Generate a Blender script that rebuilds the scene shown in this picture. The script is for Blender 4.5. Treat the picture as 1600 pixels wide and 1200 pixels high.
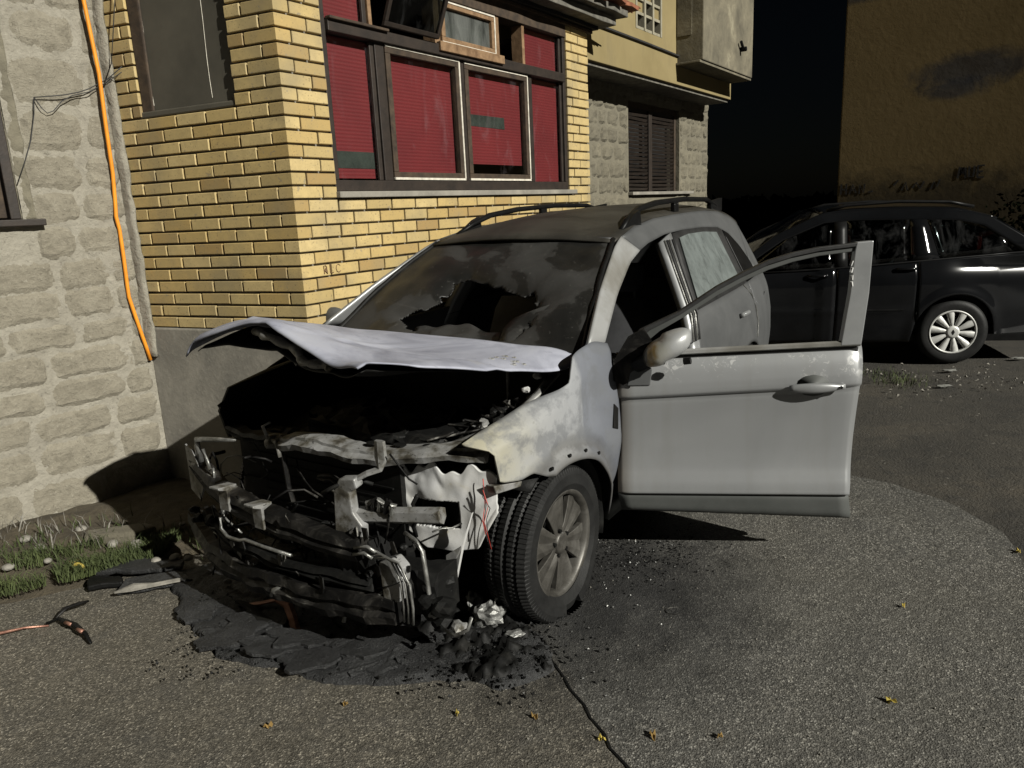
import bpy, bmesh, math, random
from mathutils import Vector, Matrix, noise, Euler
R = math.radians
rnd = random.Random(7)
scene = bpy.context.scene
for o in list(bpy.data.objects): bpy.data.objects.remove(o)
col = scene.collection

# ------------------------------------------------------------------ camera
CAM_H = 1.718
cd = bpy.data.cameras.new('camera'); cam = bpy.data.objects.new('camera', cd); col.objects.link(cam)
cd.sensor_fit = 'HORIZONTAL'; cd.sensor_width = 36.0; cd.lens = 36.0 * 1155 / 1600
cd.clip_start = 0.05; cd.clip_end = 400
_p, _r = 0.230, -0.048
_fw = Vector((0, math.cos(_p), -math.sin(_p))); _u = Vector((0, math.sin(_p), math.cos(_p))); _x = Vector((1, 0, 0))
_ri = math.cos(_r) * _x + math.sin(_r) * _u; _up = -math.sin(_r) * _x + math.cos(_r) * _u
m3 = Matrix((_ri, _up, -_fw)).transposed()
cam.matrix_world = Matrix.Translation((0, 0, CAM_H)) @ m3.to_4x4()
scene.camera = cam

# ------------------------------------------------------------------ sky and key light
LDIR = Vector((0.64, -0.575, 0.50)).normalized()          # towards the light
w = bpy.data.worlds.new('World'); scene.world = w; w.use_nodes = True
nt = w.node_tree; nt.nodes.clear()
out = nt.nodes.new('ShaderNodeOutputWorld'); bg = nt.nodes.new('ShaderNodeBackground'); sk = nt.nodes.new('ShaderNodeTexSky')
sk.sky_type = 'NISHITA'; sk.sun_disc = False
sk.sun_elevation = math.asin(LDIR.z); sk.sun_rotation = math.atan2(LDIR.x, LDIR.y)
bg.inputs['Strength'].default_value = 0.00028
nt.links.new(sk.outputs[0], bg.inputs[0]); nt.links.new(bg.outputs[0], out.inputs[0])
sd = bpy.data.lights.new('sun', 'SUN'); sun = bpy.data.objects.new('sun', sd); col.objects.link(sun)
sd.energy = 4.0; sd.angle = R(0.5); sd.color = (1.0, 0.975, 0.89)
sun.rotation_euler = LDIR.to_track_quat('Z', 'Y').to_euler()
vs = scene.view_settings
vs.view_transform = 'Standard'; vs.look = 'None'; vs.exposure = 0.8; vs.gamma = 1.0; vs.use_curve_mapping = False

# ------------------------------------------------------------------ material helpers
class NT:
    def __init__(s, name):
        s.m = bpy.data.materials.new(name); s.m.use_nodes = True; s.t = s.m.node_tree; s.t.nodes.clear()
        s.o = s.n('ShaderNodeOutputMaterial'); s.b = s.n('ShaderNodeBsdfPrincipled')
        s.l(s.b.outputs[0], s.o.inputs[0])
        s.tc = s.n('ShaderNodeTexCoord')
    def n(s, t, **k):
        x = s.t.nodes.new(t)
        for a, b in k.items(): setattr(x, a, b)
        return x
    def l(s, a, b): s.t.links.new(a, b)
    def set(s, **k):
        for a, b in k.items(): s.b.inputs[a.replace('_', ' ')].default_value = b
    def noise(s, scale, detail=4, rough=.6, dist=0, vec=None, coord='Object'):
        x = s.n('ShaderNodeTexNoise'); x.inputs['Scale'].default_value = scale; x.inputs['Detail'].default_value = detail
        x.inputs['Roughness'].default_value = rough; x.inputs['Distortion'].default_value = dist
        s.l(vec or s.tc.outputs[coord], x.inputs['Vector']); return x.outputs['Fac']
    def vor(s, scale, feat='F1', out='Distance', vec=None, coord='Object'):
        x = s.n('ShaderNodeTexVoronoi', feature=feat); x.inputs['Scale'].default_value = scale
        s.l(vec or s.tc.outputs[coord], x.inputs['Vector']); return x.outputs[out]
    def ramp(s, f, stops, interp='LINEAR'):
        x = s.n('ShaderNodeValToRGB'); cr = x.color_ramp; cr.interpolation = interp
        while len(cr.elements) < len(stops): cr.elements.new(.5)
        for e, (p, c) in zip(cr.elements, stops):
            e.position = p; e.color = (c, c, c, 1) if not hasattr(c, '__len__') else (*c, 1)
        s.l(f, x.inputs[0]); return x.outputs[0]
    def mix(s, f, a, b, mode='MIX'):
        x = s.n('ShaderNodeMix', data_type='RGBA', blend_type=mode)
        for i, v in ((0, f), (6, a), (7, b)):
            if isinstance(v, (int, float)): x.inputs[i].default_value = v if i == 0 else (v, v, v, 1)
            elif isinstance(v, tuple): x.inputs[i].default_value = (*v, 1)
            else: s.l(v, x.inputs[i])
        return x.outputs[2]
    def math(s, op, a, b=0.0):
        x = s.n('ShaderNodeMath', operation=op)
        for i, v in ((0, a), (1, b)):
            if isinstance(v, (int, float)): x.inputs[i].default_value = v
            else: s.l(v, x.inputs[i])
        return x.outputs[0]
    def bump(s, f, strength=.5, dist=.01, prev=None):
        x = s.n('ShaderNodeBump'); x.inputs['Strength'].default_value = strength; x.inputs['Distance'].default_value = dist
        s.l(f, x.inputs['Height'])
        if prev is not None: s.l(prev, x.inputs['Normal'])
        s.l(x.outputs[0], s.b.inputs['Normal']); return x.outputs[0]
    def color(s, c): s.l(c, s.b.inputs['Base Color'])
    def rough(s, f): s.l(f, s.b.inputs['Roughness'])
    def sep(s, coord='Object', ax=2):
        x = s.n('ShaderNodeSeparateXYZ'); s.l(s.tc.outputs[coord], x.inputs[0]); return x.outputs[ax]

M = {}
def simple(name, c1, c2, scale=8, rough=.7, metal=0, bump=.3, bscale=None, bd=.004, spec=.4, coord='Object'):
    k = NT(name); f = k.noise(scale, 5, .65, coord=coord)
    k.color(k.ramp(f, [(.3, c1), (.7, c2)])); k.set(Roughness=rough, Metallic=metal); k.set(Specular_IOR_Level=spec)
    if bump: k.bump(k.noise(bscale or scale * 4, 5, .7, coord=coord), bump, bd)
    M[name] = k.m; return k

def mk_brick():
    k = NT('yellow_brick'); oi = k.n('ShaderNodeObjectInfo'); r = oi.outputs['Random']
    base = k.ramp(r, [(0, (.33, .245, .10)), (.12, (.40, .30, .13)), (.3, (.48, .37, .175)), (.5, (.43, .32, .135)), (.7, (.40, .285, .11)), (.87, (.35, .245, .09)), (.95, (.30, .20, .074)), (1, (.25, .16, .06))])
    loc = k.n('ShaderNodeVectorMath', operation='ADD'); k.l(k.tc.outputs['Object'], loc.inputs[0]); k.l(oi.outputs['Location'], loc.inputs[1])
    f = k.noise(14, 5, .7, .3, vec=loc.outputs[0]); f2 = k.noise(3, 3, .5, vec=loc.outputs[0])
    c = k.mix(k.ramp(f, [(.35, 0), (.75, .55)]), base, (.25, .19, .085))
    c = k.mix(k.ramp(f2, [(.46, 0), (.68, .65)]), c, (.215, .175, .10))
    sp = k.noise(90, 2, .5, vec=loc.outputs[0]); c = k.mix(k.ramp(sp, [(.63, 0), (.70, .6)]), c, (.12, .09, .05)); ch = k.noise(26, 3, .6, .4, vec=loc.outputs[0]); c = k.mix(k.ramp(ch, [(.66, 0), (.70, .5)]), c, (.16, .14, .11))
    k.color(c); k.set(Roughness=.62); k.bump(k.noise(60, 5, .7, vec=loc.outputs[0]), .25, .004); M['brick'] = k.m
mk_brick()
simple('mortar', (.10, .092, .078), (.18, .165, .138), 20, .95, bump=.6)
def mk_render():
    k = NT('cement_render'); f = k.noise(2.2, 6, .65, .4); g = k.noise(30, 4, .7)
    c = k.ramp(f, [(.3, (.12, .113, .098)), (.5, (.18, .168, .142)), (.7, (.25, .232, .195))])
    c = k.mix(k.ramp(g, [(.55, 0), (.75, .5)]), c, (.30, .28, .235))
    k.color(c); k.set(Roughness=.93); k.bump(k.mix(.5, f, g), .55, .01); M['render'] = k.m
mk_render()
def mk_stone(name, a, b, cc, wash, rnd_amt=.5, sc=9):
    k = NT(name); oi = k.n('ShaderNodeObjectInfo')
    loc = k.n('ShaderNodeVectorMath', operation='ADD'); k.l(k.tc.outputs['Object'], loc.inputs[0]); k.l(oi.outputs['Location'], loc.inputs[1])
    f = k.noise(sc, 6, .7, .5, vec=loc.outputs[0]); v = k.noise(sc * 4.5, 4, .75, .2, vec=loc.outputs[0])
    c = k.ramp(f, [(.28, a), (.5, b), (.72, cc)])
    c = k.mix(k.math('MULTIPLY', oi.outputs['Random'], rnd_amt), c, a)
    c = k.mix(k.ramp(v, [(.60, 0), (.72, .55)]), c, wash)
    c = k.mix(k.ramp(v, [(.30, .6), (.40, 0)]), c, (.06, .052, .038))
    k.color(c); k.set(Roughness=.95)
    hf = k.noise(sc * 16, 4, .8, vec=loc.outputs[0]); b0 = k.bump(hf, .7, .004); b1 = k.bump(v, .9, .012, b0); k.bump(f, .6, .02, b1); M[name] = k.m
mk_stone('stone', (.14, .125, .094), (.205, .185, .142), (.255, .234, .183), (.36, .34, .28), .3, 12)
mk_stone('limewash', (.175, .160, .128), (.225, .208, .168), (.265, .246, .202), (.32, .30, .25), 0, 7)
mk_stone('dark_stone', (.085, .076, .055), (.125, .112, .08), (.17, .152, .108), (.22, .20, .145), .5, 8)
mk_stone('dark_mortar', (.10, .09, .066), (.13, .117, .085), (.155, .14, .10), (.18, .162, .12), 0, 4)
def mk_beige():
    k = NT('beige_render'); f = k.noise(1.3, 6, .65, .6); g = k.noise(9, 5, .7)
    mp = k.n('ShaderNodeMapping'); mp.inputs['Scale'].default_value = (2.6, 2.6, .5); k.l(k.tc.outputs['Object'], mp.inputs[0])
    st = k.noise(1.6, 5, .65, .4, vec=mp.outputs[0])
    c = k.ramp(f, [(.3, (.165, .128, .055)), (.7, (.215, .170, .078))])
    c = k.mix(k.ramp(st, [(.56, 0), (.74, .5)]), c, (.12, .098, .055))
    c = k.mix(k.ramp(st, [(.26, .3), (.36, 0)]), c, (.26, .23, .14))
    k.color(c); k.set(Roughness=.93); k.bump(g, .3, .006); M['beige'] = k.m
mk_beige()
def mk_concrete_stained():
    k = NT('stained_concrete'); f = k.noise(2.6, 7, .65, .3); g = k.noise(14, 5, .7)
    c = k.ramp(f, [(.30, (.06, .053, .037)), (.45, (.11, .098, .068)), (.58, (.145, .128, .088)), (.68, (.22, .20, .14))])
    c = k.mix(k.ramp(g, [(.5, 0), (.8, .4)]), c, (.07, .06, .042))
    k.color(c); k.set(Roughness=.95); k.bump(g, .5, .01); M['stained'] = k.m
mk_concrete_stained()
simple('old_wood', (.018, .012, .008), (.06, .04, .024), 14, .8, bump=.6)
simple('worn_wood', (.10, .055, .025), (.24, .15, .08), 18, .8, bump=.6)
simple('frame_brown', (.011, .008, .006), (.026, .018, .013), 12, .6, bump=.4)
simple('white_chip', (.35, .32, .26), (.62, .58, .50), 22, .8, bump=.4)
simple('dark_cloth', (.018, .018, .018), (.05, .05, .048), 10, .9)
simple('curtain', (.07, .07, .062), (.20, .20, .185), 9, .9)
simple('boarding', (.050, .046, .036), (.082, .075, .058), 3, .55, bump=.12, bscale=18)
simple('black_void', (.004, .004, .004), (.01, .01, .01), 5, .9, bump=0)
simple('orange_plastic', (.60, .20, .012), (.72, .27, .02), 8, .45, bump=.1)
simple('black_wire', (.012, .012, .012), (.03, .03, .03), 8, .6, bump=0)
simple('tile', (.10, .035, .018), (.26, .10, .05), 10, .85, bump=.6)
simple('eave', (.05, .047, .04), (.16, .15, .125), 12, .9, bump=.7)
def mk_red():
    k = NT('red_blind'); z = k.sep('Object', 2)
    wv = k.math('SINE', k.math('MULTIPLY', z, 2 * math.pi / .022))
    f = k.noise(2.5, 4, .6)
    c = k.ramp(f, [(.3, (.15, .010, .017)), (.7, (.20, .014, .021))])
    c = k.mix(k.ramp(wv, [(0, .16), (.35, 0)]), c, (.05, .004, .008))
    k.color(c); k.set(Roughness=.6); k.bump(wv, .18, .003); M['red'] = k.m
mk_red()
def mk_glass(name, tint=(.9, .95, .92), refl=.08, dirt=(.42, .40, .42), amt=.25, sc=4.0, lo=.5, hi=.75, base=0.0):
    k = NT(name); tr = k.n('ShaderNodeBsdfTransparent'); tr.inputs[0].default_value = (*tint, 1)
    gl = k.n('ShaderNodeBsdfGlossy'); gl.inputs['Roughness'].default_value = .06
    lw = k.n('ShaderNodeLayerWeight'); lw.inputs[0].default_value = .5; fr = k.n('ShaderNodeMath', operation='MULTIPLY_ADD'); k.l(k.math('POWER', lw.outputs['Facing'], 4.0), fr.inputs[0]); fr.inputs[1].default_value = .6; fr.inputs[2].default_value = .04
    m1 = k.n('ShaderNodeMixShader'); k.l(fr.outputs[0], m1.inputs[0]); k.l(tr.outputs[0], m1.inputs[1]); k.l(gl.outputs[0], m1.inputs[2])
    df = k.n('ShaderNodeBsdfDiffuse'); df.inputs[0].default_value = (*dirt, 1)
    mp = k.n('ShaderNodeMapping'); mp.inputs['Scale'].default_value = (1.6, 1.6, .6); k.l(k.tc.outputs['Object'], mp.inputs[0])
    f = k.ramp(k.noise(sc, 6, .7, .6, vec=mp.outputs[0]), [(lo, base), (hi, max(base, amt))])
    m2 = k.n('ShaderNodeMixShader'); k.l(f, m2.inputs[0]); k.l(m1.outputs[0], m2.inputs[1]); k.l(df.outputs[0], m2.inputs[2])
    k.t.nodes.remove(k.b); k.l(m2.outputs[0], k.o.inputs[0]); M[name] = k.m
mk_glass('window_glass', amt=.09, dirt=(.30, .24, .26), lo=.56, hi=.8)
mk_glass('dirty_glass', tint=(.6, .65, .62), amt=.6, dirt=(.17, .175, .165), lo=.35, hi=.7, base=.08)
mk_glass('car_glass', tint=(.25, .28, .28), amt=.10, dirt=(.2, .2, .2))
mk_glass('sooty_reflect_glass', tint=(.3, .34, .33), amt=.55, dirt=(.20, .225, .22), lo=.3, hi=.6, base=.30, sc=8)  # grey-green film colour stands for soot plus a reflection on the pane
def mk_sootglass():
    k = NT('soot_glass'); f = k.noise(3.2, 5, .55, .5); g = k.noise(30, 4, .7)
    c = k.ramp(f, [(.30, (.007, .007, .0065)), (.49, (.013, .0127, .0117)), (.51, (.024, .0235, .022)), (.60, (.031, .0303, .0285)), (.74, (.024, .0234, .0215))])
    c = k.mix(k.ramp(g, [(.62, 0), (.74, .4)]), c, (.10, .097, .088))
    k.color(c); k.rough(k.ramp(f, [(.45, .42), (.55, .7)])); k.set(Specular_IOR_Level=.22); k.bump(k.mix(.5, f, g), .3, .006); M['sootglass'] = k.m
mk_sootglass()
# ------------------------------------------------------------------ car and ground materials
def mk_burnt(name, stops, sc=3.5, speck=(.03, .027, .022), specklo=.60, speckamt=.8, rough=.75, metal=0.0, dist=1.0, bumpd=.006, second=None):
    k = NT(name); f = k.noise(sc, 6, .62, dist); g = k.noise(sc * 7, 5, .7, .5)
    c = k.ramp(f, stops)
    if second:
        h = k.noise(sc * .6, 4, .55, .8); c = k.mix(k.ramp(h, [(second[1], 0), (second[1] + .12, second[2])]), c, second[0])
    c = k.mix(k.ramp(g, [(specklo, 0), (specklo + .1, speckamt)]), c, speck)
    k.color(c); k.set(Roughness=rough, Metallic=metal); k.set(Specular_IOR_Level=.18); k.bump(k.mix(.4, f, g), .35, bumpd); M[name] = k.m
W1, W2 = (.36, .37, .40), (.25, .26, .285)
mk_burnt('ash_hood', [(.25, (.15, .155, .19)), (.42, (.235, .243, .29)), (.55, (.32, .33, .385)), (.75, (.37, .38, .42))], 2.2, (.12, .12, .15), .62, .55, .6, 0, 1.0, .004, ((.40, .36, .20), .66, .3))
def mk_fender():
    k = NT('ash_fender'); f = k.noise(2.6, 6, .6, .8); g = k.noise(16, 5, .7, .5); h = k.noise(7, 6, .68, .15); x = k.sep('Object', 0); z = k.sep('Object', 2)
    xx = k.math('ADD', x, k.math('MULTIPLY', k.math('SUBTRACT', f, .5), .55))
    c = k.ramp(k.math('ADD', xx, .5), [(.05, (.085, .09, .104)), (.34, (.125, .132, .15)), (.39, (.205, .211, .222)), (.70, (.23, .233, .233)), (.84, (.25, .246, .22)), (.95, (.265, .25, .19))])
    c = k.mix(k.ramp(h, [(.46, 0), (.58, .65)]), c, (.10, .104, .112))
    c = k.mix(k.ramp(g, [(.62, 0), (.74, .5)]), c, (.07, .068, .06))
    dx = k.math('SUBTRACT', x, .02); dz = k.math('SUBTRACT', z, .275); d = k.math('SQRT', k.math('ADD', k.math('MULTIPLY', dx, dx), k.math('MULTIPLY', dz, dz)))
    d = k.math('ADD', d, k.math('MULTIPLY', k.math('SUBTRACT', h, .5), .12))
    c = k.mix(k.ramp(d, [(.40, .9), (.44, .35), (.47, .6), (.52, .0)]), c, (.05, .046, .04))
    k.color(c); k.set(Roughness=.6); k.set(Specular_IOR_Level=.25); k.bump(k.mix(.5, f, g), .3, .004); M['ash_fender'] = k.m
mk_fender()
mk_burnt('ash_metal', [(.30, (.02, .018, .015)), (.40, (.085, .078, .062)), (.50, (.20, .198, .19)), (.75, (.30, .302, .305))], 9, (.015, .014, .012), .585, .9, .5, .35, .15)
mk_burnt('ash_white', [(.25, (.30, .26, .15)), (.38, (.40, .395, .38)), (.7, (.46, .465, .47)), (.85, (.25, .22, .14))], 5, (.08, .07, .05), .66, .6, .75)
mk_burnt('char', [(.3, (.002, .002, .002)), (.55, (.006, .006, .0056)), (.7, (.013, .0125, .011)), (.84, (.045, .042, .037))], 9, (.04, .038, .033), .68, .5, .6, .1, 1.5, .012)
mk_burnt('char_beam', [(.3, (.004, .004, .004)), (.5, (.010, .0095, .009)), (.60, (.03, .028, .025)), (.70, (.16, .155, .14)), (.8, (.05, .046, .04))], 5, (.09, .085, .075), .63, .5, .5, .4, 1.8, .01)
mk_burnt('soot_roof', [(.3, (.018, .017, .0145)), (.5, (.031, .029, .0245)), (.7, (.046, .0432, .036))], 2.5, (.15, .145, .12), .735, .7, .55, .1, .8, .003)
mk_burnt('dust_silver', [(.3, (.066, .068, .069)), (.7, (.096, .098, .099))], 3, (.05, .05, .048), .68, .35, .6, .3, .6, .002)
mk_burnt('soot_silver', [(.28, (.07, .066, .055)), (.42, (.17, .165, .15)), (.55, (.255, .257, .255)), (.8, (.22, .22, .215))], 1.6, (.05, .046, .036), .66, .6, .5, .2, .3)
def mk_silver():
    k = NT('silver_paint'); f = k.noise(2.2, 4, .5, .5); g = k.noise(130, 2, .5)
    c = k.ramp(f, [(.3, (.205, .21, .213)), (.7, (.25, .255, .258))])
    # rain-washed dust streaks and a brown scorch line along the hinge edge (object x runs from the hinge to the lock)
    mp = k.n('ShaderNodeMapping'); mp.inputs['Scale'].default_value = (14, 14, .8); k.l(k.tc.outputs['Object'], mp.inputs[0])
    st = k.noise(1.0, 4, .6, .2, vec=mp.outputs[0])
    c = k.mix(k.ramp(st, [(.5, 0), (.75, .22)]), c, (.17, .165, .15))
    x = k.sep('Object', 0); xx = k.math('ADD', x, k.math('MULTIPLY', st, .05))
    c = k.mix(k.ramp(xx, [(.015, .85), (.055, .3), (.11, 0)]), c, (.13, .085, .03))
    z = k.sep('Object', 2); band = k.math('ABSOLUTE', k.math('SUBTRACT', z, .985)); sc = k.math('MULTIPLY', k.noise(34, 5, .75, 1.2), k.ramp(k.noise(5, 3, .5), [(.40, .8), (.62, 1.12)]))
    msk = k.math('MULTIPLY', k.ramp(band, [(.02, 1), (.075, 0)]), k.ramp(sc, [(.54, 0), (.62, .6)]))
    c = k.mix(msk, c, (.50, .50, .49))
    k.color(c); k.set(Metallic=.35, Roughness=.40); k.set(Specular_IOR_Level=.45); k.bump(g, .04, .001); M['silver'] = k.m
mk_silver()
simple('silver_plain', (.20, .205, .207), (.27, .275, .277), 5, .38, .35, .05)
simple('bare_metal', (.10, .098, .088), (.34, .34, .325), 22, .38, .7, .4)
simple('cladding', (.045, .048, .045), (.066, .069, .066), 4, .62, bump=.15, bscale=120, bd=.001)
simple('rail_black', (.004, .004, .004), (.009, .009, .009), 12, .4, bump=.1, spec=.1)
simple('rubber_trim', (.012, .012, .012), (.03, .03, .03), 12, .5, bump=.1)
simple('seat_cloth', (.03, .031, .033), (.055, .056, .06), 9, .9, bump=.3, bscale=200, bd=.001)
simple('tyre', (.006, .006, .006), (.015, .015, .0145), 9, .55, spec=.2, bump=.35, bscale=60)
def mk_alloy():
    k = NT('scorched_alloy'); f = k.noise(6, 5, .65, 1)
    k.color(k.ramp(f, [(.3, (.028, .026, .022)), (.5, (.062, .058, .051)), (.72, (.115, .11, .10))])); k.set(Metallic=.45, Roughness=.45)
    k.bump(k.noise(60, 4, .7), .2, .002); M['alloy'] = k.m
mk_alloy()
simple('pale_paint', (.17, .155, .11), (.26, .24, .18), 12, .85)
simple('copper', (.16, .075, .055), (.46, .25, .18), 18, .45, .6, .5)
simple('foil', (.08, .08, .075), (.38, .38, .365), 30, .45, .6, .6)
simple('red_wire', (.30, .03, .02), (.45, .05, .04), 9, .5, bump=0)
def mk_blackpaint():
    k = NT('black_paint'); f = k.noise(220, 2, .5); h = k.noise(2.0, 5, .6)
    c = k.ramp(h, [(.3, (.003, .0032, .0036)), (.7, (.006, .0063, .007))])
    c = k.mix(k.ramp(f, [(.68, 0), (.74, .2)]), c, (.04, .04, .038))
    k.color(c); k.set(Roughness=.12); k.set(Specular_IOR_Level=.35); M['blackpaint'] = k.m
mk_blackpaint()
simple('hubcap', (.40, .40, .38), (.52, .52, .50), 10, .45, .2, .1)
simple('leaf_yellow', (.28, .20, .03), (.42, .34, .07), 20, .7, bump=.3)
simple('leaf_brown', (.13, .08, .02), (.22, .14, .04), 20, .8, bump=.3)
simple('grass', (.025, .036, .010), (.06, .075, .022), 5, .8, bump=0)
simple('pebble', (.10, .094, .08), (.24, .225, .195), 18, .9, bump=.5)
simple('soil', (.035, .028, .018), (.085, .07, .045), 10, .98, bump=1, bscale=30, bd=.02)
simple('bark', (.002, .0018, .0015), (.004, .0035, .003), 8, .95, spec=0)
simple('foliage_dark', (.0015, .002, .001), (.004, .005, .0025), 6, .9, bump=0, spec=0)

def mk_asphalt():
    k = NT('asphalt')
    co = 'Object'
    v = k.n('ShaderNodeTexVoronoi'); v.inputs['Scale'].default_value = 180; k.l(k.tc.outputs[co], v.inputs['Vector'])
    v2 = k.n('ShaderNodeTexVoronoi'); v2.inputs['Scale'].default_value = 95; k.l(k.tc.outputs[co], v2.inputs['Vector'])
    n1 = k.noise(1.1, 6, .6, .6); n2 = k.noise(5, 5, .65); n3 = k.noise(55, 4, .75)
    hs = k.n('ShaderNodeSeparateColor'); k.l(v.outputs['Color'], hs.inputs[0])
    hs2 = k.n('ShaderNodeSeparateColor'); k.l(v2.outputs['Color'], hs2.inputs[0])
    agg = k.ramp(hs.outputs[0], [(0, (.035, .034, .031)), (.45, (.082, .079, .071)), (.75, (.13, .125, .112)), (.90, (.21, .20, .178)), (1, (.50, .48, .43))])
    agg2 = k.ramp(hs2.outputs[0], [(0, (.035, .033, .030)), (.6, (.082, .078, .069)), (.93, (.14, .13, .113)), (1, (.26, .245, .21))])
    c = k.mix(.4, agg, agg2)
    c = k.mix(k.ramp(n1, [(.35, .0), (.65, .5)]), c, k.mix(.5, c, (.095, .088, .07)))
    nb = k.noise(.55, 5, .6, .8); c = k.mix(k.ramp(nb, [(.45, 0), (.62, .55)]), c, k.mix(1.0, c, (.55, .57, .60), 'MULTIPLY'))
    # left of the joint: older, browner and darker; right: greyer relay
    x = k.sep('Object', 0); y = k.sep('Object', 1)
    jx = k.math('ADD', x, k.math('ADD', k.math('MULTIPLY', y, .30), k.math('MULTIPLY', n2, .10)))
    old = k.ramp(jx, [(.92, 1), (.96, 0)])
    c = k.mix(k.math('MULTIPLY', old, .85), c, k.mix(1.0, c, (.97, .91, .82), 'MULTIPLY'))
    # soot fallout round the burnt front wheel and front end
    dx = k.math('SUBTRACT', x, .25); dy = k.math('SUBTRACT', y, 3.15)
    d = k.math('SQRT', k.math('ADD', k.math('MULTIPLY', dx, dx), k.math('MULTIPLY', dy, dy)))
    d = k.math('ADD', d, k.math('MULTIPLY', k.math('SUBTRACT', n2, .5), .9))
    c = k.mix(k.ramp(d, [(.35, .88), (.75, .5), (1.25, .0)]), c, (.012, .012, .0125))
    c = k.mix(k.ramp(n2, [(.50, 0), (.70, .35)]), c, (.035, .034, .032))
    c = k.mix(1.0, c, (.93, .935, .93), 'MULTIPLY')
    k.color(c); k.rough(k.ramp(n2, [(.3, .5), (.7, .8)])); k.set(Specular_IOR_Level=.4)
    hgt = k.mix(.55, v.outputs['Distance'], n3)
    b = k.bump(hgt, .8, .007); k.bump(n2, .5, .03, b); M['asphalt'] = k.m
mk_asphalt()
def mk_oldground():
    k = NT('old_ground'); n1 = k.noise(1.2, 6, .65, .6); n2 = k.noise(9, 6, .7, .5); v = k.vor(60, out='Color'); n3 = k.noise(70, 3, .7)
    c = k.ramp(n1, [(.3, (.02, .018, .014)), (.55, (.043, .038, .029)), (.75, (.065, .054, .038))])
    c = k.mix(k.ramp(n2, [(.5, 0), (.66, .7)]), c, (.018, .017, .014)); c = k.mix(k.ramp(v, [(.9, 0), (.96, .5)]), c, (.16, .15, .13))
    k.color(c); k.set(Roughness=.85); k.bump(k.mix(.5, n2, n3), 1, .03); M['oldground'] = k.m
mk_oldground()
def mk_residue():
    k = NT('melted_residue'); n1 = k.noise(3, 6, .65, .6); n2 = k.noise(24, 6, .75, .3); n3 = k.noise(120, 3, .7)
    c = k.ramp(n1, [(.3, (.005, .005, .0052)), (.5, (.014, .0143, .0147)), (.62, (.03, .0305, .031)), (.75, (.055, .055, .054))])
    c = k.mix(k.ramp(n2, [(.5, 0), (.62, .7)]), c, (.006, .006, .006)); c = k.mix(k.ramp(n3, [(.62, 0), (.72, .6)]), c, (.12, .118, .11))
    k.color(c); k.rough(k.ramp(n2, [(.3, .4), (.7, .8)])); b = k.bump(n2, .8, .014); k.bump(n3, 1, .007, b); M['residue'] = k.m
mk_residue()
def mk_ochre():
    k = NT('ochre_render'); f = k.noise(.8, 6, .6, .5); g = k.noise(12, 5, .7); h = k.noise(2.4, 6, .7, .6)
    c = k.ramp(f, [(.3, (.145, .108, .053)), (.7, (.19, .143, .074))])
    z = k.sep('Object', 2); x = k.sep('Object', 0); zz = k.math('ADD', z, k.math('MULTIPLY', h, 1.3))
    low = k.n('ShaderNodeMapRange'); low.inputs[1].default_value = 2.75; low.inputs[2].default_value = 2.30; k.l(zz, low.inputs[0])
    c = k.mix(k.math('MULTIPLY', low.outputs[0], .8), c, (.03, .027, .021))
    # painted smudge: two overlapping soft strokes in a bluish grey
    def blob(cx_, cz_, rx, rz):
        a = k.math('DIVIDE', k.math('SUBTRACT', x, cx_), rx); b_ = k.math('DIVIDE', k.math('SUBTRACT', z, cz_), rz)
        return k.math('ADD', k.math('SQRT', k.math('ADD', k.math('MULTIPLY', a, a), k.math('MULTIPLY', b_, b_))), k.math('MULTIPLY', k.math('SUBTRACT', h, .5), 1.5))
    for cx_, cz_, rx, rz in ((1.22, 3.22, .62, .27), (1.12, 3.02, .38, .18), (.14, 4.42, .35, .16)):
        c = k.mix(k.ramp(blob(cx_, cz_, rx, rz), [(.55, .8), (1.05, 0)]), c, k.ramp(h, [(.35, (.03, .031, .038)), (.65, (.06, .062, .07))]))
    k.color(c); k.set(Roughness=.95); k.set(Specular_IOR_Level=.1); k.bump(g, .4, .006); M['ochre'] = k.m
mk_ochre()
simple('graffiti', (.012, .011, .012), (.03, .028, .026), 14, .7, bump=0)

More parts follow.
